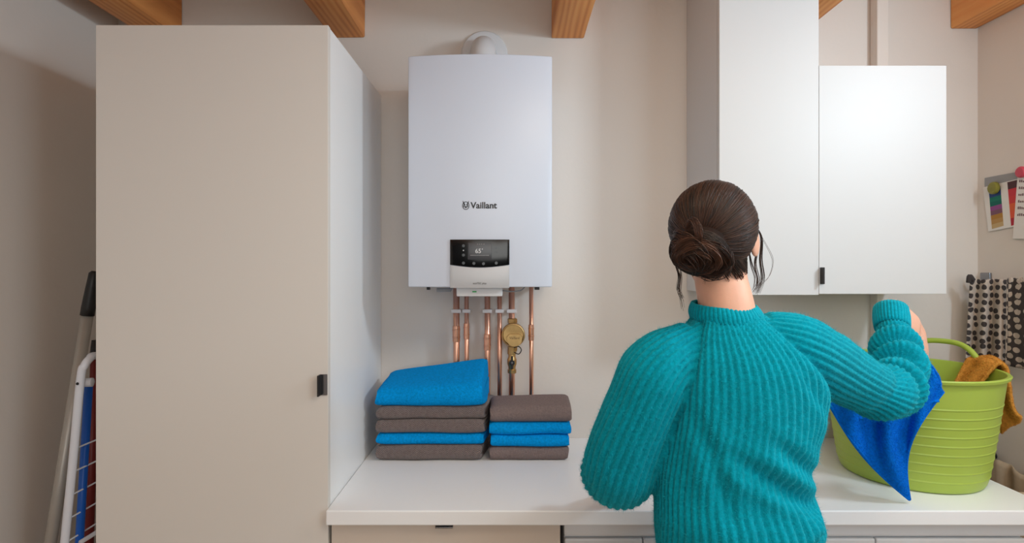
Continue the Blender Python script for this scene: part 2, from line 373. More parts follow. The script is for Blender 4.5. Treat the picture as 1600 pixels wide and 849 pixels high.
def washer(x0, x1, label, name):
    w = empty(name, ((x0+x1)/2, -0.3, 0), label, 'washing machine', 'white appliances under the worktop')
    cxm = (x0+x1)/2
    box('casing', x0+0.001, x1-0.001, -0.575, -0.03, 0.012, 0.836, M['whiteplastic'], w, 0.004)
    box('top_lid', x0, x1, -0.590, -0.028, 0.8385, 0.879, M['whiteplastic'], w, 0.006)
    box('fascia', x0+0.207, x1-0.002, -0.592, -0.576, 0.735, 0.834, M['whiteplastic'], w, 0.004)
    ddr = box('detergent_drawer', x0+0.002, x0+0.204, -0.592, -0.576, 0.735, 0.834, M['whiteplastic'], w, 0.004)
    box('drawer_grip', x0+0.03, x0+0.176, -0.5945, -0.5925, 0.75, 0.775, M['greyplastic'], ddr, 0.001)
    box('display', x0+0.42, x0+0.54, -0.5945, -0.5925, 0.765, 0.805, M['glossblack'], w, 0.001)
    box('front_panel', x0+0.002, x1-0.002, -0.586, -0.576, 0.10, 0.732, M['whiteplastic'], w, 0.004)
    kb = lathe('program_knob', (cxm+0.0, -0.5925, 0.785), (0, -1, 0), [(0, 0.027), (0.016, 0.025), (0.019, 0.022), (0.0195, 0.0)], M['silver'], w)
    dd = lathe('porthole_door', (cxm, -0.5865, 0.42), (0, -1, 0), [(0, 0.165), (0.02, 0.165), (0.03, 0.155), (0.03, 0.12), (0.012, 0.112)], M['silver'], w, 48)
    lathe('door_glass', (cxm, -0.5985, 0.42), (0, -1, 0), [(0.0, 0.108), (0.008, 0.098), (0.013, 0.06), (0.014, 0.0)], M['glossblack'], dd, 40)
    box('kick_strip', x0+0.004, x1-0.004, -0.57, -0.56, 0.012, 0.098, M['whiteplastic'], w)
    for fx in (x0+0.05, x1-0.05):
        for fy in (-0.53, -0.08): lathe('foot', (fx, fy, 0.0005), (0, 0, 1), [(0, 0.02), (0.012, 0.02)], M['black'], w, 12)
washer(0.137, 0.735, 'white washing machine next to the low cupboard', 'washing_machine')
washer(0.742, 1.340, 'white washing machine at the open end of the worktop below the tub', 'washing_machine')

# ------------------------------------------------------------------ hanging cupboards
def hanging(name, x0, x1, z0, z1, label, hand, yb=-0.001):
    c = empty(name, ((x0+x1)/2, -0.15, z0), label, 'cabinet', 'white hanging cupboards')
    box('side_panel', x0, x0+0.016, -0.302, yb, z0, z1, M['lacquer'], c, 0.001)
    box('side_panel', x1-0.016, x1, -0.302, yb, z0, z1, M['lacquer'], c, 0.001)
    box('bottom_panel', x0+0.0165, x1-0.0165, -0.302, yb, z0, z0+0.016, M['lacquer'], c, 0.001)
    box('top_panel', x0+0.0165, x1-0.0165, -0.302, yb, z1-0.016, z1, M['lacquer'], c, 0.001)
    box('back_panel', x0+0.0165, x1-0.0165, yb-0.008, yb-0.0005, z0+0.0165, z1-0.0165, M['lacquer'], c)
    d = box('door', x0+0.0003, x1-0.0003, -0.3235, -0.3045, z0-0.002, z1, M['lacquer'], c, 0.0012)
    if hand: handle(x0+0.002, x0+0.015, -0.3237, 1.489, 1.540, d)
    return c
hanging('hanging_cabinet', 0.638, 0.9440, 1.457, 2.565, 'narrow white hanging cupboard running up to the ceiling', False)
hanging('hanging_cabinet', 0.9444, 1.336, 1.460, 2.160, 'short white hanging cupboard with a lamp highlight and small grey pull', True, -0.0425)

# ------------------------------------------------------------------ boiler
BX, BH = -0.0955, 0.220
def fy(x, off=0.0): return -0.330-0.021*(1-((x-BX)/BH)**2)-off
def slab(name, x0, x1, zlo, zhi, off0, off1, m, parent, n=20, back=None):
    """plate that follows the bowed front; zlo / zhi may be functions of x"""
    L = (lambda x: zlo) if not callable(zlo) else zlo; H = (lambda x: zhi) if not callable(zhi) else zhi
    rings = []
    for i in range(n+1):
        x = x0+(x1-x0)*i/n; yf = fy(x, off1); yb = back if back is not None else fy(x, off0)
        rings.append([Vector((x, yf, L(x))), Vector((x, yf, H(x))), Vector((x, yb, H(x))), Vector((x, yb, L(x)))])
    v, f = loft_vf(rings); bm = bmesh.new(); vv = [bm.verts.new(p) for p in v]
    for q in f: bm.faces.new([vv[i] for i in q])
    bmesh.ops.recalc_face_normals(bm, faces=bm.faces[:])
    es = [e for e in bm.edges if len(e.link_faces) == 2 and e.calc_face_angle() > 0.8]
    bev = 0.004 if back is not None else min(0.0006, abs(off1-off0)*0.3)
    bmesh.ops.bevel(bm, geom=es, offset=bev, segments=3, profile=0.5, affect='EDGES')
    o = bm_to(name, bm, m, parent); o.data.polygons.foreach_set('use_smooth', [True]*len(o.data.polygons)); o.data.set_sharp_from_angle(angle=0.35)
    return o
bo = empty('wall_boiler', (BX, 0, 1.478), 'white wall-hung gas boiler with black display panel', 'boiler')
slab('casing', BX-BH, BX+BH, 1.480, 2.186, 0, 0, M['boiler'], bo, 24, back=-0.004)
px0, px1 = BX-0.0895, BX+0.0895
wave = lambda x: 1.548-0.008*math.cos((x-BX)/0.0895*math.pi*0.5)
cp = slab('control_panel', px0, px1, wave, 1.624, -0.001, 0.004, M['glossblack'], bo)
slab('silver_cover', px0, px1, 1.4775, lambda x: wave(x)-0.0012, -0.001, 0.0045, M['silver'], bo)
ds = slab('display', -0.1315, -0.0595, 1.5635, 1.6140, 0.0035, 0.0048, M['screen'], cp)
text('display_digits', '65', M['whiteplastic'], ds, -0.1085, -0.0915, fy(-0.1, 0.005), 1.5895, 0.004)
lathe('degree_mark', (-0.0875, fy(-0.088, 0.0049), 1.595), (0, -1, 0), [(0, 0.0016), (0.0004, 0.0016)], M['whiteplastic'], ds, 12)
xq = -0.1235
while xq < -0.069:
    wq = random.uniform(0.0016, 0.0034); box('display_stroke', xq, xq+wq, fy(xq, 0.0054), fy(xq, 0.0049), 1.5752, 1.5772, M['greyplastic'], ds); xq += wq+0.0009
for i, bx in enumerate((-0.103, -0.097, -0.091, -0.084)):
    box('status_mark', bx, bx+0.0028, fy(bx, 0.0054), fy(bx, 0.0049), 1.6090, 1.6108, M['greyplastic'], ds)
M['touch'] = mat('touch_mark', srgb(30, 33, 38), 0.2)
for (tx, tz) in ((-0.1445, 1.605), (-0.1445, 1.577), (-0.1445, 1.553), (-0.113, 1.552), (-0.084, 1.551), (-0.0455, 1.553), (-0.0455, 1.600), (-0.0455, 1.586)):
    lathe('touch_button', (tx, fy(tx, 0.0042), tz), (0, -1, 0), [(0, 0.0045), (0.0004, 0.0045)], M['touch'], cp, 16)
box('status_light', -0.1462, -0.1428, fy(-0.1445, 0.0047), fy(-0.1445, 0.0042), 1.5895, 1.5925, M['whiteplastic'], cp)
text('model_lettering', 'ecoTEC plus', M['logo'], bo, BX-0.020, BX+0.020, fy(BX, 0.0048), 1.491, 0.003)
text('brand_lettering', 'Vaillant', M['logo'], bo, -0.1235, -0.0435, fy(-0.0835, 0.0003), 1.7275, 0.021)
def emblem():
    bm = bmesh.new(); c = Vector((-0.1375, fy(-0.1375, 0.0005), 1.7265))
    n = 28
    def poly(pts):
        vv = [bm.verts.new(c+Vector((x, 0, z))) for x, z in pts]; bm.faces.new(vv)
    ro = [(0.0108*math.cos(2*math.pi*k/n), 0.0125*math.sin(2*math.pi*k/n)) for k in range(n)]
    ri = [(0.0088*math.cos(2*math.pi*k/n), 0.0105*math.sin(2*math.pi*k/n)) for k in range(n)]
    for k in range(n): poly([ro[k], ro[(k+1) % n], ri[(k+1) % n], ri[k]])
    for s in (-1, 1):
        poly([(s*0.001, 0.002), (s*0.0055, 0.0095), (s*0.0095, 0.0155), (s*0.0085, 0.009), (s*0.0045, 0.0015)])
        poly([(s*0.0015, 0.0), (s*0.0062, 0.004), (s*0.0072, -0.002), (s*0.0058, -0.006), (s*0.0035, -0.004), (s*0.0045, 0.0005)])
    poly([(-0.002, -0.001), (0.002, -0.001), (0.0028, -0.0055), (0.0, -0.0085), (-0.0028, -0.0055)])
    r = bmesh.ops.extrude_face_region(bm, geom=bm.faces[:]); bmesh.ops.translate(bm, vec=(0, 0.0006, 0), verts=[g for g in r['geom'] if isinstance(g, bmesh.types.BMVert)])
    return bm_to('hare_emblem', bm, M['logo'], bo)
emblem()
jb = box('junction_box', -0.168, -0.0275, -0.329, -0.20, 1.451, 1.4785, M['whiteplastic'], bo, 0.003)
M['green'] = mat('green_light', srgb(40, 170, 80), 0.4)
box('green_mark', -0.1195, -0.1065, -0.3305, -0.3288, 1.4635, 1.4675, M['green'], jb, 0.0003)
tube('cable', smooth_path([(-0.027, -0.27, 1.466), (0.0, -0.26, 1.463), (0.03, -0.25, 1.466), (0.045, -0.24, 1.479)], 6), 0.002, M['greyplastic'], bo, 8)
tube('drain_nipple', [(-0.19, -0.24, 1.481), (-0.195, -0.255, 1.468), (-0.235, -0.27, 1.468)], 0.0065, M['greyplastic'], bo, 10)
box('mounting_foot', -0.271, -0.262, -0.25, -0.23, 1.468, 1.481, M['darkmetal'], bo)
box('mounting_foot', 0.075, 0.090, -0.25, -0.23, 1.468, 1.481, M['darkmetal'], bo)
# flue
fl = empty('flue_pipe', (BX, -0.13, 2.187), 'white flue elbow with round wall rosette above the boiler', 'flue')
lathe('rosette', (-0.098, -0.0008, 2.314), (0, -1, 0), [(0, 0.084), (0.006, 0.084), (0.011, 0.080), (0.014, 0.066), (0.015, 0.049)], M['whiteplastic'], fl, 56)
ep = [(-0.098, -0.105, 2.1875), (-0.098, -0.105, 2.225)]+[tuple(p) for p in arc((-0.098, -0.045, 2.254), 0.06, math.pi, math.pi/2, 12, (0, 1, 0), (0, 0, 1))]+[(-0.098, -0.005, 2.314)]
tube('elbow', ep, 0.043, M['whiteplastic'], fl, 36)
lathe('test_cap', (-0.098, -0.1445, 2.235), (0, -1, 0.15), [(0.0, 0.004), (0.010, 0.004)], M['black'], fl, 12)

# ------------------------------------------------------------------ copper pipes
PY = -0.055
def PXw(px): return (px-CX)*(CAM_D+PY)/F
def pipe(px, r, joint_py, label, z_top=1.479, z_bot=0.9205, clip=True, py2=None):
    x = PXw(px); p = empty('copper_pipe', (x, PY, z_bot), label, 'pipe', 'copper pipes under the boiler')
    tube('tube', [(x, PY, z_bot), (x+0.0008, PY, (z_bot+z_top)/2), (x, PY, z_top)], r, M['copper'], p, 18)
    if joint_py:
        zj = 1.54-(joint_py-CY)*(CAM_D+PY)/F
        lathe('soldered_joint', (x, PY, zj-0.028), (0, 0, 1), [(0, r), (0.001, r+0.0022), (0.014, r+0.0022), (0.015, r+0.0034), (0.018, r+0.0034), (0.019, r+0.0022), (0.040, r+0.0022), (0.041, r+0.0034), (0.044, r+0.0034), (0.045, r+0.0022), (0.056, r+0.002), (0.057, r)], M['copper'], p, 20)
    if clip:
        bm = bmesh.new(); bm_box(bm, x-r-0.007, x+r+0.007, PY-r-0.003, PY+r+0.004, 1.379, 1.392, 0.002)
        bm_box(bm, x-0.006, x+0.006, PY+r+0.003, -0.001, 1.381, 1.390)
        bm_to('pipe_clip', bm, M['clip'], p)
    return p
pipe(713, 0.011, 522, 'thick copper pipe at the far end of the row from the water meter')
pipe(729, 0.0077, 518, 'thin copper pipe beside the thick end pipe with a short joint')
pipe(761.5, 0.0098, 535, 'copper pipe with long soldered sleeve behind the blue towel')
pipe(780.5, 0.0078, None, 'plain thin copper pipe next to the brass water meter')
pm = pipe(799.5, 0.0105, None, 'copper pipe carrying the brass water meter and shut-off valve')
pipe(830, 0.0075, 520, 'thin copper pipe standing alone without a white clip', clip=False)

mx = PXw(801.5); mzc = 1.54-(524-CY)*(CAM_D+PY-0.03)/F
wm = empty('water_meter', (mx, PY, mzc), 'round brass water meter on the copper pipe', 'meter')
lathe('meter_body', (mx+0.001, PY+0.012, mzc), (0, -1, 0), [(0, 0.036), (0.012, 0.041), (0.040, 0.0415), (0.046, 0.040), (0.047, 0.0365), (0.034, 0.0345), (0.033, 0.0)], M['brass'], wm, 48)
# flap-like lid with a flat top edge
bm = bmesh.new(); pts = []
for k in range(29):
    a = math.radians(180+ (180)*k/28) if True else 0
    pts.append((0.0265*math.cos(a), 0.0265*math.sin(a)))
pts += [(0.0265, 0.006), (0.018, 0.016), (-0.018, 0.016), (-0.0265, 0.006)]
vv = [bm.verts.new((mx+0.005+x, PY-0.033, mzc-0.012+z)) for x, z in pts]; fc = bm.faces.new(vv)
r = bmesh.ops.extrude_face_region(bm, geom=[fc]); bmesh.ops.translate(bm, vec=(0, -0.012, 0), verts=[g for g in r['geom'] if isinstance(g, bmesh.types.BMVert)])
bmesh.ops.recalc_face_normals(bm, faces=bm.faces[:]); bmesh.ops.bevel(bm, geom=[e for e in bm.edges if e.calc_face_angle(0) > 1.0], offset=0.0012, segments=2, affect='EDGES')
lid = bm_to('meter_lid', bm, M['brass'], wm)
M['brassprint'] = mat('dark_brass_print', srgb(92, 66, 34), 0.6)
text('lid_lettering', 'Vaillant', M['brassprint'], lid, mx-0.013, mx+0.023, PY-0.0452, mzc-0.008, 0.004)
for (z, s) in ((mzc+0.048, 1), (mzc-0.05, -1)):
    lathe('union_nut', (mx-0.002, PY, z-0.011), (0, 0, 1), [(0, 0.013), (0.003, 0.0175), (0.017, 0.0175), (0.020, 0.013)], M['brass'], wm, 6, smooth=False)
tube('seal_wire', smooth_path([(mx+0.004, PY-0.02, mzc-0.045), (mx+0.02, PY-0.028, mzc-0.040), (mx+0.029, PY-0.03, mzc-0.052), (mx+0.020, PY-0.03, mzc-0.066), (mx+0.004, PY-0.028, mzc-0.060)], 6), 0.0018, M['black'], wm, 8)
bvz = 1.54-(566-CY)*(CAM_D+PY-0.01)/F
sv = empty('shutoff_valve', (PXw(800), PY, bvz-0.04), 'small brass shut-off valve with black lever below the water meter', 'valve')
vx = PXw(800)
lathe('valve_body', (vx, PY, bvz-0.040), (0, 0, 1), [(0, 0.0155), (0.012, 0.0155), (0.013, 0.0125), (0.022, 0.013), (0.032, 0.0165), (0.048, 0.0165), (0.056, 0.013), (0.066, 0.0125), (0.067, 0.016), (0.082, 0.016)], M['brass'], sv, 24)
lathe('valve_bonnet', (vx, PY-0.012, bvz), (0, -1, 0), [(0, 0.010), (0.014, 0.009)], M['brass'], sv, 16)
bm = bmesh.new(); bm_box(bm, vx-0.0035, vx+0.0035, PY-0.031, PY-0.0265, bvz-0.022, bvz+0.024, 0.0015)
lv = bm_to('lever', bm, M['black'], sv)
lathe('lever_ring', (vx, PY-0.0262, bvz), (0, -1, 0), [(0, 0.0095), (0.006, 0.0095), (0.0062, 0.005)], M['black'], sv, 20)
lathe('lever_screw', (vx, PY-0.0325, bvz), (0, -1, 0), [(0, 0.0042), (0.002, 0.0036), (0.0022, 0.0)], M['chrome'], sv, 12)

# ------------------------------------------------------------------ folded towels
def pile(o, N, lmin, lmax, w, m, name='terry_pile', world=None):
    """short fibres standing on a cloth"""
    dg = bpy.context.evaluated_depsgraph_get(); ev = o.evaluated_get(dg); me0 = ev.to_mesh(); me0.calc_loop_triangles()
    nt = len(me0.loop_triangles); tri = np.zeros(nt*3, int); me0.loop_triangles.foreach_get('vertices', tri); tri = tri.reshape(-1, 3)
    c0 = np.zeros(len(me0.vertices)*3); me0.vertices.foreach_get('co', c0); c0 = c0.reshape(-1, 3)
    P = c0[tri]; cr = np.cross(P[:, 1]-P[:, 0], P[:, 2]-P[:, 0]); ar = np.linalg.norm(cr, axis=1); ev.to_mesh_clear()
    pick = rng.choice(nt, N, p=ar/ar.sum()); b = rng.dirichlet((1, 1, 1), N)
    base = (P[pick]*b[:, :, None]).sum(1); nn = cr[pick]/ar[pick][:, None]
    d = nn+rng.normal(0, 0.6, (N, 3)); d /= np.linalg.norm(d, axis=1)[:, None]
    L = rng.uniform(lmin, lmax, N)[:, None]; side = np.cross(d, rng.normal(0, 1, (N, 3))); side /= np.linalg.norm(side, axis=1)[:, None]
    v = np.concatenate([base-side*w, base+side*w, base+d*L], 0); f = np.stack([np.arange(N), np.arange(N)+N, np.arange(N)+2*N], 1)
    me = bpy.data.meshes.new(name); me.from_pydata(v.tolist(), [], f.tolist()); me.update(); me.materials.append(m)
    q = bpy.data.objects.new(name, me); COL.objects.link(q); q.parent = o
    return tag(q, kind='stuff')
def towel(x0, x1, y0, y1, z0, h, m, label, group, shear=0.0, back_lift=0.0, right_lift=0.0, seed=0, rot=0.0, amp=0.0055, slope=0.0, layers=2, name='folded_towel', top_in=0.0):
    """terry sheet folded back on itself: rounded fold at the front, open layers at the rear and at the ends"""
    D = y1-y0; t = h/layers
    outer = []; rr = h*0.46
    for k in range(5): outer.append((D-0.004-(D-rr-0.004)*k/5, 0.0))
    for k in range(9):
        a = -math.pi/2-math.pi*k/8; outer.append((rr+rr*math.cos(a), h/2+(h/2)*math.sin(a)))
    for k in range(1, 6): outer.append((rr+(D-rr-0.004)*k/5, h))
    g = 0.0018
    prof = list(outer)
    for li in range(layers-1, 0, -1):
        zc = h*li/layers
        prof.append((D, zc+t*0.75)); prof.append((D, zc+t*0.25)); prof.append((D-0.004, zc+g))
        for k in range(1, 5): prof.append((D-0.004-(D-0.004-rr*0.55)*k/4, zc+g*(1-0.5*k/4)))
        prof.append((rr*0.5, zc))
        for k in range(4, 0, -1): prof.append((D-0.004-(D-0.004-rr*0.55)*k/4, zc-g*(1-0.5*k/4)))
        prof.append((D-0.004, zc-g))
    prof.append((D, t*0.75)); prof.append((D, t*0.25))
    nx = 44; n = len(prof); v = []; uvs = []
    per = [0.0]
    for i in range(1, n): per.append(per[-1]+math.hypot(prof[i][0]-prof[i-1][0], prof[i][1]-prof[i-1][1]))
    xc = (x0+x1)/2
    for i in range(nx+1):
        s = i/nx; e = min(i, nx-i)
        for k, (a, b) in enumerate(prof):
            x = x0+(x1-x0)*s; y = y0+a; z = z0+b
            fz = b/h; fy_ = a/D
            pinch = (0.42, 0.16, 0.06, 0.02)[e] if e < 4 else 0.0
            z = z0+h*(0.5+(fz-0.5)*(1-pinch*0.6))-(0 if e >= 2 else h*0.02)
            x += shear*fy_*D + (xc-x)*top_in*fz
            lift = back_lift*fy_*fz + right_lift*s*(0.35+0.65*fy_)*fz
            z += lift
            q = Vector((x*7+seed*13.7, y*7, (z)*5+seed))
            z += amp*noise.noise(q)*(0.3+0.7*math.sin(math.pi*min(1, max(0, fz)))) + slope*0
            y += amp*1.3*noise.noise(q*1.3+Vector((31, 7, 3)))*(1-fy_)
            x += amp*0.9*noise.noise(Vector((seed*3.1+s*3, y*16, z*38)))*(1 if e < 4 else 0.25)
            v.append(Vector((x, y, z))); uvs.append((x, per[k]))
    f = []
    for i in range(nx):
        for k in range(n): f.append((i*n+k, i*n+(k+1) % n, (i+1)*n+(k+1) % n, (i+1)*n+k))
    f.append(tuple(range(n))[::-1]); f.append(tuple(range(nx*n, (nx+1)*n)))
    o = pyd(name, v, f, m, None, True)
    ul = o.data.uv_layers.new(name='UVMap')
    for lp in o.data.loops: ul.data[lp.index].uv = uvs[lp.vertex_index]
    o.data.set_sharp_from_angle(angle=1.0)
    rebase(o, (xc, y0, z0)); o.rotation_euler = (0, 0, rot)
    tag(o, label, 'towel', group)
    pile(o, 26000 if m in (M['blue'], M['grey_t']) else 9000, 0.0013, 0.0028, 0.0005, m)
    return o
zt = 0.9212; G1 = 'left stack of folded towels'; G2 = 'right stack of folded towels'
d1 = 1.813; yA = d1-CAM_D
towel(-0.432, -0.098, yA, -0.078, zt, 0.050, M['grey'], 'folded taupe towel at the bottom of the taller stack', G1, shear=0.16, seed=1)
towel(-0.430, -0.090, yA+0.002, -0.078, zt+0.0505, 0.037, M['blue'], 'thin folded blue towel low in the taller stack between taupe ones', G1, shear=0.13, seed=2)
towel(-0.433, -0.088, yA-0.004, -0.078, zt+0.088, 0.044, M['grey'], 'folded taupe towel just above the thin blue one, taller stack', G1, shear=0.14, seed=3)
towel(-0.430, -0.087, yA-0.001, -0.078, zt+0.1325, 0.042, M['grey'], 'folded taupe towel right under the top blue one, taller stack', G1, shear=0.16, seed=4)
towel(-0.438, -0.088, yA-0.006, -0.074, zt+0.1755, 0.052, M['blue'], 'thick folded blue towel on top of the taller stack', G1, shear=0.06, back_lift=0.030, right_lift=0.045, seed=5, amp=0.008, top_in=0.04)
yB = yA+0.002
towel(-0.068, 0.182, yB, -0.135, zt, 0.043, M['grey_t'], 'folded taupe towel at the bottom of the shorter stack', G2, seed=6)
towel(-0.067, 0.186, yB-0.001, -0.135, zt+0.0435, 0.0385, M['blue'], 'lower one of two folded blue towels in the shorter stack', G2, seed=7)
towel(-0.069, 0.191, yB-0.002, -0.135, zt+0.0825, 0.0385, M['blue'], 'upper one of two folded blue towels in the shorter stack', G2, seed=8)
towel(-0.068, 0.193, yB-0.003, -0.135, zt+0.1215, 0.050, M['grey_t'], 'thick folded taupe towel on top of the shorter stack', G2, seed=9, back_lift=0.012, right_lift=0.006, amp=0.005)

# ------------------------------------------------------------------ things beside the tall cabinet
rk = empty('drying_rack', (-1.2, -0.3, 0), 'folded white tube clothes drying rack wedged beside the tall cabinet', 'drying rack')
def zl(a, b, z): t = (z-a.z)/(b.z-a.z); return a+(b-a)*t
A = W(126, 592, 1.50); B = W(101, 849, 1.50); Bf = zl(A, B, 0.02)
fr_path = [Bf, zl(A, B, 0.5), A]
top = [tuple(p) for p in smooth_path([Bf, zl(A, B, 0.45), B, W(114, 720, 1.498), A, W(132, 572, 1.503), W(140, 561, 1.515), W(150.5, 556, 1.54), (-1.118, -0.40, 1.277), (-1.118, -0.12, 1.277)], 6)]
top += [tuple(p) for p in smooth_path([(-1.118, -0.12, 1.277), (-1.119, -0.075, 1.262), (-1.121, -0.06, 1.22), (-1.17, -0.06, 0.8), (Bf.x, -0.06, 0.02)], 6)][1:]
tube('outer_frame', top, 0.0100, M['whitetube'], rk, 14)
A2 = W(139, 594, 1.555); B2 = W(124, 849, 1.555); B2f = zl(A2, B2, 0.02)
tube('blue_leg', [A2, B2, B2f], 0.0102, M['bluetube'], rk, 14)
lathe('hinge_rivet', tuple(W(134, 598, 1.52)), (1, 0.2, 0), [(0, 0.012), (0.016, 0.012), (0.018, 0.008)], M['whitetube'], rk, 16)
lathe('rivet_head', tuple(W(121, 600, 1.487)), (0, -1, 0), [(0, 0.004), (0.002, 0.003)], M['darkmetal'], rk, 10)
for k in range(16):
    z = 1.06-0.062*k
    p = zl(A, B, z)
    tube('wire', [(p.x, p.y, z), (p.x-0.003, -0.065, z)], 0.0021, M['whitetube'], rk, 6)
tube('wire_rail', [zl(A, B, 0.80)+Vector((0.02, 0.03, 0)), Vector((-1.15, -0.07, 0.80))], 0.006, M['whitetube'], rk, 8)
mp_ = empty('mop', (-1.26, -0.6, 0), 'pale mop pole with black grip leaning on the tall cabinet', 'mop')
Mt = W(147.5, 424, 1.60); Mb = W(79, 849, 1.60); Mf = zl(Mt, Mb, 0.06)
Mg = zl(Mt, Mb, 1.54-(492-CY)*1.60/F)
tube('pole', [Mf, Mb, Mg], 0.0150, M['alu'], mp_, 18)
dirn = (Mt-Mf).normalized()
tube('grip', [Mg-dirn*0.002, Mg+dirn*0.02, Mg+(Mt-Mg)*0.6, Mt-dirn*0.006, Mt], [0.0175, 0.0175, 0.015, 0.0125, 0.007], M['black'], mp_, 18)
box('mop_head', Mf.x-0.06, Mf.x+0.06, Mf.y-0.18, Mf.y+0.18, 0.012, 0.035, M['greyplastic'], mp_, 0.006)
box('mop_cloth', Mf.x-0.075, Mf.x+0.075, Mf.y-0.2, Mf.y+0.2, 0.001, 0.012, M['whiteplastic'], mp_, 0.004)
tube('socket', [(Mf.x, Mf.y, 0.03), Mf, Mf+dirn*0.06], 0.019, M['black'], mp_, 14)
br = empty('broom', (-1.25, -0.3, 0), 'dark red broom with black grip standing behind the drying rack', 'broom')
Rt = W(149, 560, 1.70); Rb = W(141, 790, 1.70); Rf = zl(Rt, Rb, 0.10)
Rtop = W(150.5, 532, 1.70)
tube('handle', [Rf, Rb, Rt], 0.0125, M['redpaint'], br, 12)
tube('grip', [Rt, Rtop], [0.015, 0.012], M['black'], br, 12)
box('broom_head', Rf.x-0.035, Rf.x+0.035, Rf.y-0.13, Rf.y+0.13, 0.07, 0.11, M['redpaint'], br, 0.008)
bm = bmesh.new()
for k in range(60):
    bx_ = Rf.x+random.uniform(-0.03, 0.03); by = Rf.y+random.uniform(-0.125, 0.125); bm_box(bm, bx_-0.002, bx_+0.002, by-0.002, by+0.002, 0.001, 0.075)
tag(bm_to('bristles', bm, M['black'], br), kind='stuff')

# ------------------------------------------------------------------ lime tub
TX, TY, TZ, TH = 1.205, -0.345, 0.9205, 0.318
RB, RT = 0.184, 0.228
def tr(h): return RB+(RT-RB)*(h/TH)**0.85
def tub():
    prof = [(0.0, 0.0), (0.0, RB-0.012), (0.003, RB-0.004), (0.010, RB)]
    rings = [0.034+0.0255*k for k in range(9)]
    for h in rings:
        prof += [(h-0.0045, tr(h-0.0045)), (h-0.0020, tr(h-0.0020)), (h-0.0008, tr(h)+0.0012), (h+0.0008, tr(h)+0.0012), (h+0.0020, tr(h+0.0020)), (h+0.0045, tr(h+0.0045))]
    prof += [(TH-0.010, tr(TH-0.01)), (TH-0.009, RT+0.007), (TH-0.002, RT+0.009), (TH+0.001, RT+0.006), (TH, RT-0.002)]
    for h in (0.9, 0.6, 0.3, 0.03): prof.append((TH*h, tr(TH*h)-0.005))
    prof += [(0.005, RB-0.02), (0.004, 0.0)]
    n = 96; v = []; f = []
    for (h, r) in prof:
        for k in range(n):
            a = 2*math.pi*k/n; v.append(Vector((TX+r*math.cos(a), TY+r*math.sin(a), TZ+h)))
    m = len(prof)
    for i in range(m-1):
        for k in range(n): f.append((i*n+k, i*n+(k+1) % n, (i+1)*n+(k+1) % n, (i+1)*n+k))
    bm = bmesh.new(); vv = [bm.verts.new(p) for p in v]
    for q in f: bm.faces.new([vv[i] for i in q])
    bmesh.ops.remove_doubles(bm, verts=bm.verts[:], dist=0.00005)
    return bm
tb = empty('laundry_tub', (TX, TY, TZ), 'lime green flexible plastic laundry tub standing on the worktop', 'laundry tub')
o = bm_to('bowl', tub(), M['lime'], tb, True); o.data.set_sharp_from_angle(angle=0.9)
for th0 in (math.radians(32), math.radians(212)):
    pts = []; rad = []
    hw = math.radians(29)
    for i in range(25):
        s = -1+2*i/24; th = th0+hw*s
        hgt = 0.066*(1-abs(s)**3.0)-0.004
        rr_ = RT+0.004-0.0*(1-abs(s))
        pts.append((TX+rr_*math.cos(th), TY+rr_*math.sin(th), TZ+TH+hgt)); rad.append(0.0085 if abs(s) < 0.85 else 0.0085+0.004*(abs(s)-0.85)/0.15)
    tube('carry_handle', pts, rad, M['lime'], tb, 14)

def drape(u, w):
    """ochre cloth hung over the rim; u around the rim, w from inside to outside"""
    prof = smooth_path([(0.150, 0.215), (0.185, 0.27), (0.214, 0.318), (0.232, 0.336), (0.249, 0.322), (0.258, 0.285), (0.264, 0.24), (0.272, 0.205-0.055*u), (0.288, 0.185-0.075*u)], 6)
    k = w*(len(prof)-1); i = min(int(k), len(prof)-2); p = prof[i]*(1-(k-i))+prof[i+1]*(k-i)
    taper = 1-0.28*max(0, w-0.5)*2
    th = math.radians(-2+(u-0.5)*26*taper+(w-0.5)*-10)
    bump = 0.006*math.sin(u*9+w*5)+0.004*noise.noise(Vector((u*5, w*6, 3)))
    r = p[0]+bump*0.8+(0.012*math.sin(math.pi*u) if 0.3 < w < 0.62 else 0); z = p[1]+(0.012*math.sin(math.pi*u) if 0.25 < w < 0.6 else 0)
    return Vector((TX+r*math.cos(th), TY+r*math.sin(th), TZ+z))
o = grid('ochre_towel', drape, 24, 40, M['ochre']); solidify(o, 0.009)
subsurf(o, 1); tag(rebase(o, drape(0.5, 0.45)), 'ochre terry cloth hanging over the rim of the lime tub', 'towel'); pile(o, 14000, 0.002, 0.005, 0.0006, M['ochre'])

# ------------------------------------------------------------------ right wall
def RW(px, py, off=0.0):
    """point on the right wall (x = XR - off) seen at the pixel"""
    x = XR-off; d = F*x/(px-CX); return Vector((x, d-CAM_D, CAM_Z-(py-CY)*d/F))
def plate(name, quad, off0, off1, m, parent=None):
    """thin plate parallel to the right wall through four photo pixels"""
    P = [RW(a, b, (off0+off1)/2) for a, b in quad]
    v = [Vector((XR-off0, p.y, p.z)) for p in P]+[Vector((XR-off1, p.y, p.z)) for p in P]
    bm = bmesh.new(); vv = [bm.verts.new(p) for p in v]
    bm.faces.new(vv[:4]); bm.faces.new(vv[4:])
    for k in range(4): bm.faces.new((vv[k], vv[(k+1) % 4], vv[4+(k+1) % 4], vv[4+k]))
    return bm_to(name, bm, m, parent)
sy0, sy1 = RW(1540, 278).y, -0.60
o = box('magnet_strip', XR-0.004, XR-0.0005, sy1, sy0, 1.810, 1.860, M['greyplastic'], None, 0.0008)
tag(rebase(o, (XR, sy0, 1.81)), 'grey metal magnetic strip fixed on the right wall', 'magnet strip')
cc = empty('swatch_card', RW(1560, 320), 'white card with two columns of colour swatches under the olive magnet', 'card')
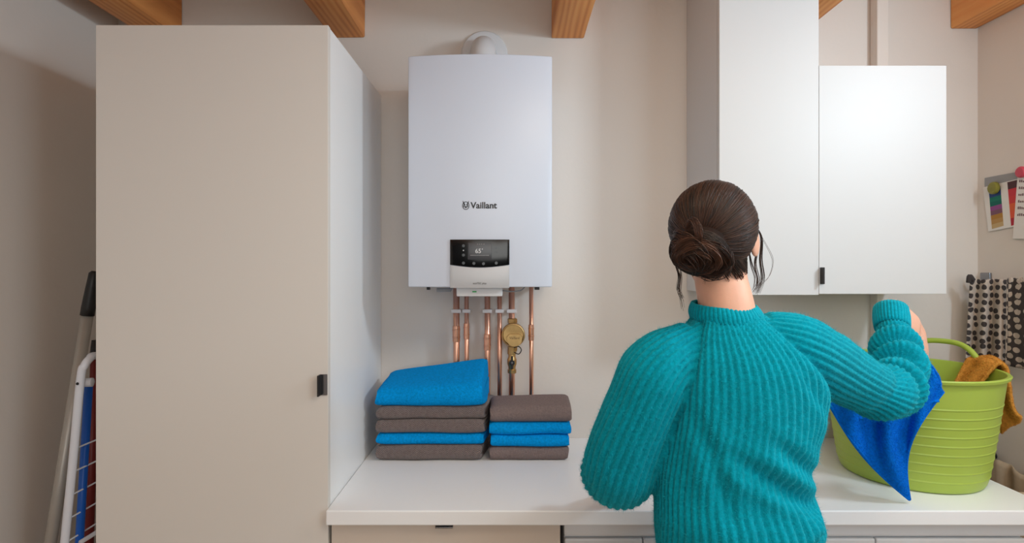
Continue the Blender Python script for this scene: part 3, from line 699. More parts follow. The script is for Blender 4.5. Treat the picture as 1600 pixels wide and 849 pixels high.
plate('card_sheet', [(1536, 293), (1544.5, 362), (1598, 352), (1598, 278)], 0.0045, 0.0052, M['paper'], cc)
def swatches(xa, xb, ya, yb, xa2, xb2, cols):
    n = len(cols)
    for i, c in enumerate(cols):
        t0, t1 = i/n, (i+1)/n
        L = lambda t: (xa+(xa2-xa)*t, ya[0]+(yb[0]-ya[0])*t); R_ = lambda t: (xb+(xb2-xb)*t, ya[1]+(yb[1]-ya[1])*t)
        plate('swatch', [L(t0), L(t1), R_(t1), R_(t0)], 0.0053, 0.0058, mat('swatch_%d_%d' % (xa, i), srgb(*c), 0.7), cc)
swatches(1545, 1563, (296, 291), (358, 353), 1550, 1568, [(38, 48, 88), (40, 70, 128), (0, 116, 98), (0, 104, 92), (146, 74, 138), (124, 84, 104), (178, 128, 54), (184, 142, 84), (198, 168, 120)])
swatches(1574, 1590, (285, 281), (353, 349), 1580, 1596, [(78, 44, 50), (200, 52, 64), (206, 58, 60), (220, 96, 54), (222, 88, 56), (178, 34, 54)])
nt = empty('handwritten_note', RW(1595, 320), 'white handwritten list hanging under the pink magnet', 'note')
plate('note_sheet', [(1590, 275), (1582.5, 373), (1622, 374), (1622, 262)], 0.0062, 0.0069, M['paper'], nt)
M['ink'] = mat('ink', srgb(120, 96, 100), 0.7)
for i in range(6):
    ya = 282+i*10.5
    for j in range(5):
        xa = 1592.5-i*0.6+j*2.9; plate('writing', [(xa, ya+random.uniform(-1, 1)), (xa, ya+3.2), (xa+2.0, ya+3.0), (xa+2.0, ya-0.6+random.uniform(-1, 1))], 0.0070, 0.0073, M['ink'], nt)
for (px, py, r, c, nm, lb) in ((1555, 294, 0.0215, (132, 128, 48), 'round_magnet', 'round olive green magnet holding the swatch card'), (1598.5, 269, 0.0185, (206, 70, 92), 'round_magnet', 'round pink magnet holding the handwritten note')):
    p = RW(px, py, 0.008); m_ = mat('magnet_%d' % px, srgb(*c), 0.35)
    o = lathe(nm, (XR-0.0076, p.y, p.z), (-1, 0, 0), [(0, r*0.9), (0.002, r), (0.010, r), (0.014, r*0.8), (0.0155, 0.0)], m_, None, 28)
    tag(rebase(o, (XR-0.0076, p.y, p.z)), lb, 'magnet')

# dotted tea towel on its hook
hk = empty('wall_hook', RW(1541, 440), 'small grey metal wall hook above the dotted towel', 'hook')
p = RW(1541, 436)
box('hook_plate', XR-0.008, XR-0.0005, p.y-0.024, p.y+0.018, p.z-0.03, p.z+0.022, M['chrome'], hk, 0.002)
tube('hook_arm', smooth_path([(XR-0.008, p.y, p.z-0.012), (XR-0.035, p.y-0.002, p.z-0.022), (XR-0.05, p.y-0.004, p.z-0.010), (XR-0.052, p.y-0.004, p.z+0.002)], 6), 0.004, M['chrome'], hk, 10)
dt = empty('dotted_towel', (1.64, -0.12, 1.2), 'dotted grey and cream kitchen towel hanging in pleats on the right wall', 'towel')
def dotfn(px0, px1, seed, base_off, ytop, ybl, ybr, foldn, amp):
    def fn(u, v):
        gather = 0.86+0.14*v
        px = px0+(px1-px0)*((u-0.5)*gather+0.5)+(1-v)*3*math.sin(seed)
        pyb = ybl+(ybr-ybl)*u
        py = ytop+(pyb-ytop)*v+(1-v)*(3.2*noise.noise(Vector((u*9, seed, 0))))
        off = base_off+(0.055*(1-u) if seed < 2 else 0)+amp*(0.4+0.6*v)*math.sin(u*foldn*2*math.pi+seed+0.5*v)+0.006*noise.noise(Vector((u*4, v*3, seed)))
        return RW(px, py, max(0.010, off))
    return fn
f1 = dotfn(1508, 1578, 1.2, 0.034, 437, 567, 571, 2.6, 0.016)
o = grid('dotted_panel', f1, 60, 30, M['dots_light'], dt, uv=lambda u, v: (u*0.20, v*0.32)); solidify(o, 0.0025)
f2 = dotfn(1572, 1612, 3.1, 0.055, 435, 571, 580, 0.8, 0.007)
o = grid('reverse_panel', f2, 40, 30, M['dots_dark'], dt, uv=lambda u, v: (u*0.085, v*0.32)); solidify(o, 0.0025)
tag(o, 'dark reverse side with cream dots')
o = grid('light_hem', lambda u, v: f2(0.015+0.05*u, v)+Vector((-0.004, 0, 0)), 4, 30, M['dots_light'], dt, uv=lambda u, v: (u*0.01+0.6, v*0.32)); solidify(o, 0.002)
tube('rolled_edge', smooth_path([f1(0, 0.03)+Vector((-0.004, 0.0, 0.0)), f1(0.05, -0.02)+Vector((-0.008, 0, 0.01)), f1(0.14, 0.02)+Vector((-0.008, 0, 0.0))], 6), 0.008, M['dots_dark'], dt, 12)

# canvas laundry bag between worktop end and wall
lb = empty('laundry_bag', (1.55, -0.30, 0.35), 'beige canvas laundry bag with ruffled rim between worktop end and wall', 'bag')
def bagpt(a, w):
    rx, ry = 0.112, 0.225
    z = 0.30+w*0.578
    k = 0.72+0.28*min(1, w*1.6)
    ruf = (0.010*math.sin(a*17)+0.006*math.sin(a*29+1))*max(0, w-0.55)/0.45
    q = 1+0.05*noise.noise(Vector((math.cos(a)*2, math.sin(a)*2, w*3)))*(1-w*0.5)
    zz = z+(0.010*math.sin(a*11+2)+0.006*math.sin(a*23))*max(0, w-0.8)/0.2
    return Vector((1.556+min(0.128, (rx*k*q+ruf)*math.cos(a)), -0.27+(ry*k*q+ruf)*math.sin(a), zz))
o = grid('sack', lambda u, v: bagpt(2*math.pi*u, v), 120, 28, M['canvas'], lb); solidify(o, 0.003)
bmv = [bagpt(2*math.pi*k/120, 0.0) for k in range(120)]; o = pyd('sack_bottom', bmv, [tuple(range(120))], M['canvas'], lb); solidify(o, 0.003)
o = grid('rim_hem', lambda u, v: bagpt(2*math.pi*u, 0.90+0.012*v)+Vector((0.0025*math.cos(2*math.pi*u), 0.0025*math.sin(2*math.pi*u), 0)), 120, 1, M['canvas'], lb); solidify(o, 0.003)
tube('carry_loop', smooth_path([(1.47, -0.50, 0.87), (1.44, -0.56, 0.845), (1.42, -0.575, 0.82), (1.425, -0.57, 0.80), (1.46, -0.55, 0.80), (1.49, -0.49, 0.83)], 6), 0.008, M['black'], lb, 10)
pg = empty('wall_peg', RW(1546, 712), 'dark round wall peg above the canvas laundry bag', 'hook')
q = RW(1545, 712, 0.02)
lathe('peg_stem', (XR-0.0005, q.y, q.z), (-1, 0, 0), [(0, 0.012), (0.02, 0.010)], M['darkmetal'], pg, 16)
lathe('peg_head', (XR-0.021, q.y, q.z), (-1, 0, 0), [(0, 0.018), (0.004, 0.024), (0.010, 0.022), (0.014, 0.012), (0.0145, 0.0)], M['darkmetal'], pg, 24)

# ------------------------------------------------------------------ the person
pe = empty('person', (0.43, -0.95, 0), 'person in teal ribbed sweater with brown hair in a bun lifting a blue towel', 'person')
def rings_tube(ctrl, n=28, m=7):
    """ctrl: (point, radius) list -> smooth tapered closed shell"""
    pts = smooth_path([tuple(p)+(r,) for p, r in ctrl], m)
    return tube_vf([q[:3] for q in pts], [q[3] for q in pts], n)
def ellring(c, a, b, n=48, p=2.3):
    out = []
    for k in range(n):
        w = 2*math.pi*k/n; cw, sw = math.cos(w), math.sin(w)
        out.append(Vector((c[0]+a*math.copysign(abs(cw)**(2/p), cw), c[1]+b*math.copysign(abs(sw)**(2/p), sw), c[2])))
    return out
def ell_loft(rows, m=5):
    """rows: (x, y, z, half width, half depth)"""
    return loft_vf([ellring(q[:3], q[3], q[4]) for q in smooth_path(rows, m)])

# joints (pixel, distance) -> world
HEAD = W(1115, 367, 1.135)
NECK0 = W(1136, 488, 1.115); NECK1 = W(1127, 425, 1.130)
SHR, ELR, WRR = W(1252, 548, 1.115), W(1396, 612, 1.22), W(1393, 500, 1.39)
SHL, ELL, WRL = W(1034, 578, 1.105), W(966, 736, 1.17), W(956, 749, 1.385)
NSR, NSL = W(1188, 524, 1.11), W(1088, 532, 1.11)
BY = 1.115-CAM_D                                   # y of the spine

# sweater shells
torso_rows = [(0.436, BY+0.005, 0.945, 0.138, 0.100), (0.434, BY, 0.965, 0.140, 0.112), (0.434, BY, 1.02, 0.148, 0.124), (0.437, BY-0.006, 1.062, 0.153, 0.134), (0.429, BY, 1.118, 0.144, 0.120),
              (0.436, BY, 1.185, 0.145, 0.117), (0.450, BY, 1.25, 0.149, 0.116), (0.452, BY, 1.31, 0.150, 0.112), (0.446, BY, 1.365, 0.140, 0.100), (0.434, BY+0.002, 1.41, 0.108, 0.080), (0.426, BY+0.002, 1.437, 0.074, 0.064), (0.424, BY+0.004, 1.450, 0.062, 0.056)]
armR = [(NSR, 0.046), (SHR, 0.070), (W(1322, 588, 1.165), 0.060), (W(1370, 610, 1.20), 0.055), (ELR+Vector((0.0, 0.012, -0.002)), 0.052), (W(1404, 580, 1.275), 0.052), (W(1400, 550, 1.32), 0.049), (W(1397, 527, 1.355), 0.042), (W(1394, 512, 1.375), 0.033), (W(1393, 498, 1.392), 0.032), (W(1392, 487, 1.405), 0.032)]
armL = [(NSL, 0.046), (SHL, 0.071), (W(1003, 640, 1.12), 0.072), (W(978, 700, 1.145), 0.076), (ELL, 0.076), (W(958, 742, 1.25), 0.066), (W(954, 744, 1.32), 0.056), (W(955, 747, 1.36), 0.042), (W(956, 749, 1.392), 0.036)]
shells = [ell_loft(torso_rows), rings_tube(armR), rings_tube(armL)]
sw = organic('sweater', shells, 0.0034, 14)
nv = len(sw.vertices); co = np.zeros(nv*3); no = np.zeros(nv*3); sw.vertices.foreach_get('co', co); sw.vertices.foreach_get('normal', no)
co = co.reshape(-1, 3); no = no.reshape(-1, 3)
def chain(ctrl):
    pts = np.array(smooth_path([tuple(p)+(r,) for p, r in ctrl], 8)); fr = frames([q[:3] for q in pts])
    return pts, np.array([tuple(f[2]) for f in fr]), np.array([tuple(f[3]) for f in fr]), np.array([tuple(f[1]) for f in fr])
def arm_coords(ctrl):
    pts, A_, B_, T_ = chain(ctrl); best = np.full(nv, 1e9); idx = np.zeros(nv, int)
    for i in range(len(pts)):
        d = np.linalg.norm(co-pts[i, :3], axis=1)/pts[i, 3]; m_ = d < best; best[m_] = d[m_]; idx[m_] = i
    rel = co-pts[idx, :3]; ang = np.arctan2((rel*B_[idx]).sum(1), (rel*A_[idx]).sum(1))
    L = np.concatenate([[0], np.cumsum(np.linalg.norm(np.diff(pts[:, :3], axis=0), axis=1))]); s = L[idx]+(rel*T_[idx]).sum(1)
    return best, ang, s, L[-1]
rows = np.array(smooth_path(torso_rows, 6)); zs = rows[:, 2]
tx = np.interp(co[:, 2], zs, rows[:, 0]); ty = np.interp(co[:, 2], zs, rows[:, 1]); ta = np.interp(co[:, 2], zs, rows[:, 3]); tb_ = np.interp(co[:, 2], zs, rows[:, 4])
ft = np.sqrt(((co[:, 0]-tx)/ta)**2+((co[:, 1]-ty)/tb_)**2); ft = np.where(co[:, 2] > 1.46, 1.0, ft)
theta = np.arctan2((co[:, 0]-tx)/0.155, -(co[:, 1]-ty)/0.115)
bR, aR, sR, LR = arm_coords(armR); bL, aL, sL, LL = arm_coords(armL)
fa = np.minimum(bR, bL); isR = bR < bL
arm_w = np.clip((ft-fa)*9+0.5, 0, 1)
NT_, NA = 64, 30
def rib(ph): return 1-np.abs(np.sin(ph*0.5))**0.75*1.0          # ridge at phase 0, narrow groove at pi
ph_t = theta*NT_; ph_a = np.where(isR, aR, aL)*NA
prof_t = np.abs(np.cos(ph_t*0.5))**0.7; prof_a = np.abs(np.cos(ph_a*0.5))**0.7
ribs = prof_t*(1-arm_w)+prof_a*arm_w
seam = np.exp(-((ft-fa)*13)**2)*(co[:, 2] > 1.22)                 # raglan seam
# cloth folds
fold = np.zeros(nv)
sR_n = sR/LR; sL_n = sL/LL
mR = (arm_w*isR); mL = arm_w*(~isR)
for (c0, wd, am, tw, ph0) in ((0.575, 0.022, -0.020, 0.045, 0.4), (0.675, 0.020, -0.022, 0.04, 0.9), (0.775, 0.019, -0.023, 0.03, 0.2), (0.87, 0.014, -0.012, 0.01, 0.5), (0.48, 0.02, -0.008, 0.04, 1.4)):
    fold += mR*am*np.exp(-((sR_n-c0-tw*np.sin(aR+ph0))/wd)**2)*(0.65+0.35*np.cos(aR-0.6))
for c0 in (0.525, 0.625, 0.725, 0.82): fold += mR*0.009*np.exp(-((sR_n-c0-0.025*np.sin(aR+0.5))/0.03)**2)
for (c0, wd, am, tw, ph0) in ((0.60, 0.03, -0.010, 0.05, 1.0), (0.72, 0.025, -0.010, 0.03, 0.0), (0.84, 0.02, -0.008, 0.02, 0.5)):
    fold += mL*am*np.exp(-((sL_n-c0-tw*np.sin(aL+ph0))/wd)**2)
for i in range(nv):
    x, y, z = co[i]
    fold[i] += 0.0065*noise.noise(Vector((x*9, y*6, z*5.5)))+0.003*noise.noise(Vector((x*22, y*22, z*13)))
# long diagonal drape over the small of the back, towards the raised arm, and the bunched waist
dx = co[:, 0]-0.44; zz = co[:, 2]
for (x0_, z0_, x1_, z1_, wd, am) in ((0.36, 1.22, 0.60, 1.075, 0.016, -0.011), (0.44, 1.25, 0.60, 1.12, 0.014, -0.007), (0.33, 1.30, 0.40, 1.05, 0.014, -0.006), (0.52, 1.03, 0.62, 1.10, 0.014, -0.010), (0.50, 1.38, 0.60, 1.24, 0.012, -0.004)):
    ex, ez = x1_-x0_, z1_-z0_; L2 = ex*ex+ez*ez; t = np.clip(((co[:, 0]-x0_)*ex+(zz-z0_)*ez)/L2, 0, 1)
    dd = np.hypot(co[:, 0]-x0_-ex*t, zz-z0_-ez*t); env = np.sin(np.pi*np.clip(t, 0.04, 0.96))
    fold += (1-arm_w)*(co[:, 1] < BY+0.02)*am*np.exp(-(dd/wd)**2)*env
    fold += (1-arm_w)*(co[:, 1] < BY+0.02)*(-am*0.55)*np.exp(-((dd-wd*1.7)/wd)**2)*env
cuff = mR*(sR_n > 0.945)+mL*(sL_n > 0.95)
disp = 0.0062*ribs*(1-0.3*cuff)-0.0042+fold-0.0065*seam
co2 = co+no*disp[:, None]
sw.vertices.foreach_set('co', co2.ravel().astype(np.float32)); sw.update(); sw.materials.clear()
swo = link('sweater', sw, M['wool'], pe, True); tag(swo, 'teal ribbed mohair sweater')
# collar band
def collar(u, v):
    a = 2*math.pi*u; k = 0.0018*abs(math.cos(a*26))
    h = v*0.029; flare = 0.004*math.sin(math.pi*v)
    r1, r2 = 0.0655-0.008*v+flare+k, 0.060-0.006*v+flare+k
    c = Vector((0.4235-0.004*v, BY+0.004+0.004*v, 1.438+h)); tilt = -0.10*math.sin(a)*0.06*-1
    return c+Vector((r1*math.cos(a), r2*math.sin(a), tilt+0.006*math.cos(a)*-0.3))
o = grid('collar', collar, 208, 8, M['wool'], swo); solidify(o, 0.006)
def cuffband(name, p0, p1, r):
    ax = (p1-p0); u = ax.orthogonal().normalized(); w = ax.cross(u).normalized()
    def fn(a, v):
        t = 2*math.pi*a; rr = r+0.0018*abs(math.cos(t*17))+0.002*math.sin(math.pi*v)
        return p0+ax*v+u*(rr*math.cos(t))+w*(rr*math.sin(t))
    o = grid(name, fn, 136, 6, M['wool'], swo); solidify(o, 0.005); return o
cuffband('cuff', W(1394, 513, 1.374), W(1391.5, 483, 1.408), 0.0335)
cuffband('cuff', W(955.5, 747.5, 1.375), W(956.5, 750.5, 1.404), 0.0365)
# mohair fuzz
def fuzz():
    sw.calc_loop_triangles(); nt = len(sw.loop_triangles); tri = np.zeros(nt*3, int); sw.loop_triangles.foreach_get('vertices', tri); tri = tri.reshape(-1, 3)
    n2 = np.zeros(nv*3); sw.vertices.foreach_get('normal', n2); n2 = n2.reshape(-1, 3)
    P = co2[tri]; ar = np.linalg.norm(np.cross(P[:, 1]-P[:, 0], P[:, 2]-P[:, 0]), axis=1); N = 70000
    pick = rng.choice(nt, N, p=ar/ar.sum()); b = rng.dirichlet((1, 1, 1), N)
    base = (P[pick]*b[:, :, None]).sum(1); nn = n2[tri[pick, 0]]
    d = nn+rng.normal(0, 0.75, (N, 3)); d /= np.linalg.norm(d, axis=1)[:, None]
    L = rng.uniform(0.003, 0.0095, N)[:, None]; side = np.cross(d, rng.normal(0, 1, (N, 3))); side /= np.linalg.norm(side, axis=1)[:, None]
    w = 0.00022; v = np.concatenate([base-side*w, base+side*w, base+d*L+nn*0.0005], 0)
    f = np.stack([np.arange(N), np.arange(N)+N, np.arange(N)+2*N], 1)
    me = bpy.data.meshes.new('wool_fuzz'); me.from_pydata(v.tolist(), [], f.tolist()); me.update()
    return tag(link('wool_fuzz', me, M['fuzz'], swo), kind='stuff')
fuzz()

# ---- body: one continuous skin surface
yaw = math.radians(-24); Rz = Matrix.Rotation(yaw, 3, 'Z') @ Matrix.Rotation(math.radians(-3), 3, 'Y')   # face turned a little to the right
def H(x, y, z): return HEAD+Rz @ Vector((x, y, z))
body = []
body.append(ell_vf(H(0, -0.008, 0.012), (0.073, 0.090, 0.080), Rz))            # skull
body.append(ell_vf(H(0, 0.030, -0.045), (0.058, 0.056, 0.072), Rz))            # face
body.append(ell_vf(H(0, 0.062, -0.095), (0.026, 0.024, 0.020), Rz))            # chin
body.append(rings_tube([(H(0, 0.082, 0.004), 0.007), (H(0, 0.094, -0.018), 0.010), (H(0, 0.098, -0.034), 0.013), (H(0, 0.088, -0.042), 0.012)], 12))   # nose
for s in (-1, 1):
    body.append(ell_vf(H(s*0.0745, 0.004, -0.020), (0.007, 0.019, 0.031), Rz @ Matrix.Rotation(s*-0.35, 3, 'Z')))       # ears
    body.append(ell_vf(H(s*0.030, 0.074, 0.012), (0.019, 0.008, 0.006), Rz))    # brow
    body.append(ell_vf(H(s*0.034, 0.056, -0.034), (0.022, 0.018, 0.024), Rz))   # cheek
body.append(ell_vf(H(0, 0.082, -0.062), (0.020, 0.008, 0.005), Rz)); body.append(ell_vf(H(0, 0.081, -0.071), (0.017, 0.008, 0.006), Rz))   # lips
body.append(rings_tube([(NECK0+Vector((0, 0.006, -0.05)), 0.060), (NECK0+Vector((0, 0.0, 0.0)), 0.053), (NECK1+Vector((-0.001, -0.002, -0.02)), 0.050), (NECK1+Vector((-0.004, 0.004, 0.03)), 0.050)], 28))
body.append(ell_loft([(0.436, BY+0.01, 0.88, 0.135, 0.085), (0.436, BY+0.006, 0.95, 0.128, 0.085), (0.438, BY, 1.10, 0.112, 0.078), (0.448, BY, 1.25, 0.125, 0.082), (0.440, BY, 1.36, 0.108, 0.072), (0.428, BY, 1.43, 0.056, 0.048)]))
body.append(rings_tube([(NSR-Vector((0, 0, 0.012)), 0.030), (SHR, 0.044), (W(1325, 592, 1.165), 0.036), (ELR, 0.024), (W(1399, 556, 1.31), 0.018), (WRR, 0.019), (W(1392, 484, 1.412), 0.022)], 20))
body.append(rings_tube([(NSL-Vector((0, 0, 0.012)), 0.030), (SHL, 0.046), (W(990, 670, 1.13), 0.042), (ELL, 0.038), (W(954, 744, 1.31), 0.030), (WRL, 0.022), (W(957, 752, 1.415), 0.022)], 20))
def hand(wrist, knuckle, side, curl, thumb_dir, spread=0.019):
    """palm from wrist to knuckles, four fingers bending along curl, thumb off the side of the palm"""
    ax = (knuckle-wrist).normalized(); sd = (side-ax*side.dot(ax)).normalized()
    palm = []
    for t, wdt, th in ((-0.15, 0.022, 0.018), (0.15, 0.030, 0.016), (0.55, 0.038, 0.0145), (0.9, 0.040, 0.013), (1.02, 0.036, 0.010)):
        c = wrist+(knuckle-wrist)*t; nrm = ax.cross(sd); ring = []
        for k in range(20):
            w = 2*math.pi*k/20; ring.append(c+sd*(wdt*math.cos(w))+nrm*(th*math.sin(w)))
        palm.append(ring)
    body.append(loft_vf(palm))
    for i, (L, off) in enumerate(((0.070, -1.5), (0.079, -0.5), (0.074, 0.5), (0.058, 1.5))):
        p0 = knuckle+sd*(off*spread)-ax*0.012; d = ax.copy(); pts = [(p0, 0.0088)]; p = p0
        for j, (fr_, c_) in enumerate(((0.50, 0.35+0.05*i), (0.30, 0.75), (0.25, 0.65))):
            d = (d+curl*c_).normalized(); p = p+d*(L*fr_+(0.012 if j == 0 else 0)); pts.append((p, 0.0082-0.0009*j))
        body.append(rings_tube(pts, 12, 4))
    p0 = wrist+(knuckle-wrist)*0.30-sd*0.026
    d1 = (thumb_dir+ax*0.45).normalized(); d2 = (ax+curl*0.55+thumb_dir*0.1).normalized()
    body.append(rings_tube([(p0, 0.0125), (p0+d1*0.030, 0.0108), (p0+d1*0.034+d2*0.026, 0.0095), (p0+d1*0.034+d2*0.050, 0.0078)], 12, 4))
PALM0 = W(1397, 482, 1.412); KN = W(1432, 516, 1.425)
hand(PALM0, KN, Vector((0.50, 0.55, 0.75)), Vector((0.0, 0.05, -1.0)), Vector((-0.25, -0.4, -1.0)), 0.018)
PALML = W(957, 752, 1.405); KNL = W(966, 759, 1.478)
hand(PALML, KNL, Vector((-1, 0, 0.05)), Vector((0.05, 0.3, -0.22)), Vector((1.0, 0.3, -0.1)))
# legs and feet (below the frame)
for s in (-1, 1):
    hx = 0.436+s*0.078
    body.append(rings_tube([(Vector((hx, BY+0.012, 0.90)), 0.078), (Vector((hx, BY+0.01, 0.70)), 0.068), (Vector((hx, BY+0.012, 0.48)), 0.050), (Vector((hx, BY-0.004, 0.34)), 0.050), (Vector((hx, BY-0.006, 0.12)), 0.033), (Vector((hx, BY, 0.05)), 0.034)], 20))
    body.append(rings_tube([(Vector((hx, BY-0.04, 0.042)), 0.026), (Vector((hx, BY+0.02, 0.045)), 0.034), (Vector((hx, BY+0.10, 0.034)), 0.027), (Vector((hx, BY+0.15, 0.028)), 0.018)], 16))
bd = organic('body', body, 0.0038, 4); bd.materials.clear()
bdo = link('body', bd, M['skin'], pe, True)
M['eye'] = mat('eye_white', srgb(236, 232, 228), 0.2); M['iris'] = mat('iris_brown', srgb(66, 42, 26), 0.15); M['lip'] = mat('lip', srgb(188, 104, 98), 0.45)
for s in (-1, 1):
    v, f = ell_vf(H(s*0.030, 0.0625, -0.006), (0.0130, 0.0120, 0.0085), Rz); e = pyd('eye', v, f, M['eye'], pe, True)
    v, f = ell_vf(H(s*0.030, 0.0718, -0.006), (0.0055, 0.0035, 0.0055), Rz, 14, 8); pyd('iris', v, f, M['iris'], e, True)
# trousers and shoes
tr_ = [ell_loft([(0.436, BY+0.008, 0.80, 0.150, 0.100), (0.436, BY+0.008, 0.88, 0.153, 0.103), (0.436, BY+0.004, 0.96, 0.138, 0.095)])]
for s in (-1, 1):
    hx = 0.436+s*0.078
    tr_.append(rings_tube([(Vector((hx, BY+0.010, 0.90)), 0.088), (Vector((hx, BY+0.01, 0.70)), 0.080), (Vector((hx, BY+0.012, 0.48)), 0.064), (Vector((hx, BY, 0.32)), 0.062), (Vector((hx, BY, 0.10)), 0.054)], 24))
tm = organic('trousers', tr_, 0.008, 4); tm.materials.clear(); link('trousers', tm, M['jeans'], pe, True)
for s in (-1, 1):
    hx = 0.436+s*0.078
    sm = organic('shoe', [rings_tube([(Vector((hx, BY-0.055, 0.040)), 0.036), (Vector((hx, BY+0.0, 0.046)), 0.044), (Vector((hx, BY+0.09, 0.042)), 0.041), (Vector((hx, BY+0.16, 0.036)), 0.030)], 20)], 0.006, 3)
    c3 = np.zeros(len(sm.vertices)*3); sm.vertices.foreach_get('co', c3); c3 = c3.reshape(-1, 3); c3[:, 2] = np.maximum(c3[:, 2], 0.002); sm.vertices.foreach_set('co', c3.ravel()); sm.materials.clear()
    link('shoe', sm, M['shoe'], pe, True)

# ---- hair
hp = ell_vf(H(0, -0.010, 0.016), (0.0785, 0.096, 0.0855), Rz, 40, 28)
# scalp cap kept clear of the face and of the nape
vv_, ff_ = hp; keep = []
def on_scalp(p):
    q = Rz.transposed() @ (p-HEAD)
    return not (q.y > 0.030+0.35*(q.z) and q.z < 0.062) and q.z > -0.062-0.25*(q.y+0.05)*0
idx_keep = [on_scalp(p) for p in vv_]
hair = pyd('hair', vv_, [f for f in ff_ if all(idx_keep[i] for i in f)], M['hairbase'], pe, True); tag(hair, 'dark brown hair pulled back into a loose bun')
class Strands:
    def __init__(s): s.v = []; s.f = []; s.t = []
    def add(s, path, r, tint, n=4):
        rr = [r*(0.55+0.45*math.sin(math.pi*min(1, 0.15+0.85*i/(len(path)-1)))) for i in range(len(path))]
        v, f = tube_vf(path, rr, n, False); o_ = len(s.v); s.v += v; s.f += [tuple(i+o_ for i in q) for q in f]; s.t += [tint]*len(v)
    def build(s, name, parent):
        o = pyd(name, s.v, s.f, M['hair'], parent, True); a = o.data.attributes.new('tint', 'FLOAT', 'POINT'); a.data.foreach_set('value', s.t)
        return tag(o, kind='stuff')
ER = Vector((0.0800, 0.0975, 0.0870)); EC = Vector((0, -0.010, 0.016))
bun_dir = Vector((-0.20, -0.93, -0.42)).normalized()
def surf(u, lift=0.0): return EC+Vector((u.x*(ER.x+lift), u.y*(ER.y+lift), u.z*(ER.z+lift)))
def slerp(a, b, t):
    om = math.acos(max(-1, min(1, a.dot(b)))); so = math.sin(om)
    return a if so < 1e-5 else (a*(math.sin((1-t)*om)/so)+b*(math.sin(t*om)/so))
st = Strands()
def clump_noise(u): return noise.noise(u*3.2)
for i in range(5200):
    # start directions spread over the hairy part of the head
    while True:
        u = Vector(rng.normal(0, 1, 3)).normalized(); q = surf(u)
        if q.z < -0.058: continue
        if q.y > 0.030+0.35*q.z and q.z < 0.066: continue
        break
    lift = random.uniform(0.0, 0.0035)+0.002*max(0, clump_noise(u))
    side = u.cross(bun_dir); sway = random.gauss(0, 0.02)+0.05*noise.noise(u*5)
    path = []
    end = random.uniform(0.80, 1.0)
    for k in range(11):
        t = k/10*end; d = slerp(u, bun_dir, t)
        d = (d+side*(sway*math.sin(math.pi*t))+Vector((0, 0, 0.10*math.sin(math.pi*t)*(0.5-abs(u.z)*0.3)))).normalized()
        p = surf(d, lift*math.sin(math.pi*(0.12+0.88*t))+0.001)
        path.append(HEAD+Rz @ p)
    tint = min(1, max(0, random.gauss(0.32, 0.2)+0.25*noise.noise(u*6)))
    st.add(path, random.uniform(0.0005, 0.0011), tint, 3)
NC = W(1124, 440, 1.128)
for i in range(1100):                       # short hair swept up from the nape
    ph = random.uniform(-1.75, 1.75); lo = random.uniform(0.0, 1.0)
    p0 = NC+Vector((0.0515*math.sin(ph), -0.0515*math.cos(ph), -0.004+0.050*lo**0.6+0.010*abs(ph)+0.004*math.sin(ph*9)))
    u = Vector((math.sin(ph)*0.8, -math.cos(ph)*0.8-0.1, -0.62)).normalized(); path = []
    for k in range(9):
        t = k/8; q = HEAD+Rz @ surf(slerp(u, bun_dir, t), 0.002); w = min(1, t*2.2); w = w*w*(3-2*w); path.append(p0*(1-w)+q*w)
    st.add(path, random.uniform(0.0004, 0.0009), min(1, max(0, random.gauss(0.25, 0.15))), 3)
st.build('hair_strands', hair)
# bun
BC = EC+Vector((bun_dir.x*0.100, bun_dir.y*0.112, bun_dir.z*0.100))+Vector((0.003, -0.006, -0.008))
bv = bun_dir.copy(); e1 = bv.orthogonal().normalized(); e1 = (Vector((1, 0, 0))-bv*bv.x).normalized(); e2 = bv.cross(e1)
if e2.z < 0: e2 = -e2
def BP(a, b, c): return HEAD+Rz @ (BC+e1*a+e2*b+bv*c)
core = organic('bun', [ell_vf(BP(0, 0, -0.012), (0.044, 0.032, 0.040), Rz), ell_vf(BP(-0.022, -0.006, -0.006), (0.030, 0.026, 0.034), Rz), ell_vf(BP(0.022, -0.010, -0.004), (0.030, 0.026, 0.032), Rz)], 0.004, 4); core.materials.clear()
bun = link('bun', core, M['hairbase'], hair, True)
bs = Strands()
def lock(pts, count, spread, r, tint):
    """a lock of hair: a bundle of strands following one guide"""
    g = smooth_path(pts, 6)
    for k in range(count):
        ox, oy = random.gauss(0, spread), random.gauss(0, spread); ph = random.uniform(0, 6.28); path = []
        for i, q in enumerate(g):
            t = i/(len(g)-1); w = 0.45+0.55*math.sin(math.pi*min(1, t*1.05))
            fr_ = q+np.array([ox*w, oy*w, random.gauss(0, spread*0.12)+(ox-oy)*0.4*w])
            path.append(BP(*fr_))
        bs.add(path, random.uniform(r*0.7, r*1.3), min(1, max(0, random.gauss(tint, 0.18))), 3)
for j in range(30):                         # coils that wrap the bun
    a0 = random.uniform(0, 6.28); rad_ = random.uniform(0.020, 0.044); turn = random.uniform(2.6, 4.6); el = random.uniform(0.72, 1.0)
    tilt = random.uniform(-0.5, 0.5); dep = 0.030*(1-(rad_/0.052)**2)**0.5 if rad_ < 0.05 else 0.005
    pts = []
    for k in range(8):
        a = a0+turn*k/7; r_ = rad_*(1-0.25*k/7)
        pts.append((r_*1.12*math.cos(a), r_*el*math.sin(a)-0.003, dep*1.10+0.009*math.sin(a*1.0+tilt*3)+0.003*random.random()))
    lock(pts, 30, 0.0030, 0.0007, random.choice((0.15, 0.4, 0.7, 0.9)))
lock([(0.004, 0.020, 0.026), (0.010, 0.042, 0.030), (0.006, 0.058, 0.022), (-0.006, 0.060, 0.012), (-0.016, 0.046, 0.008)], 60, 0.0036, 0.0007, 0.85)     # loop sticking up
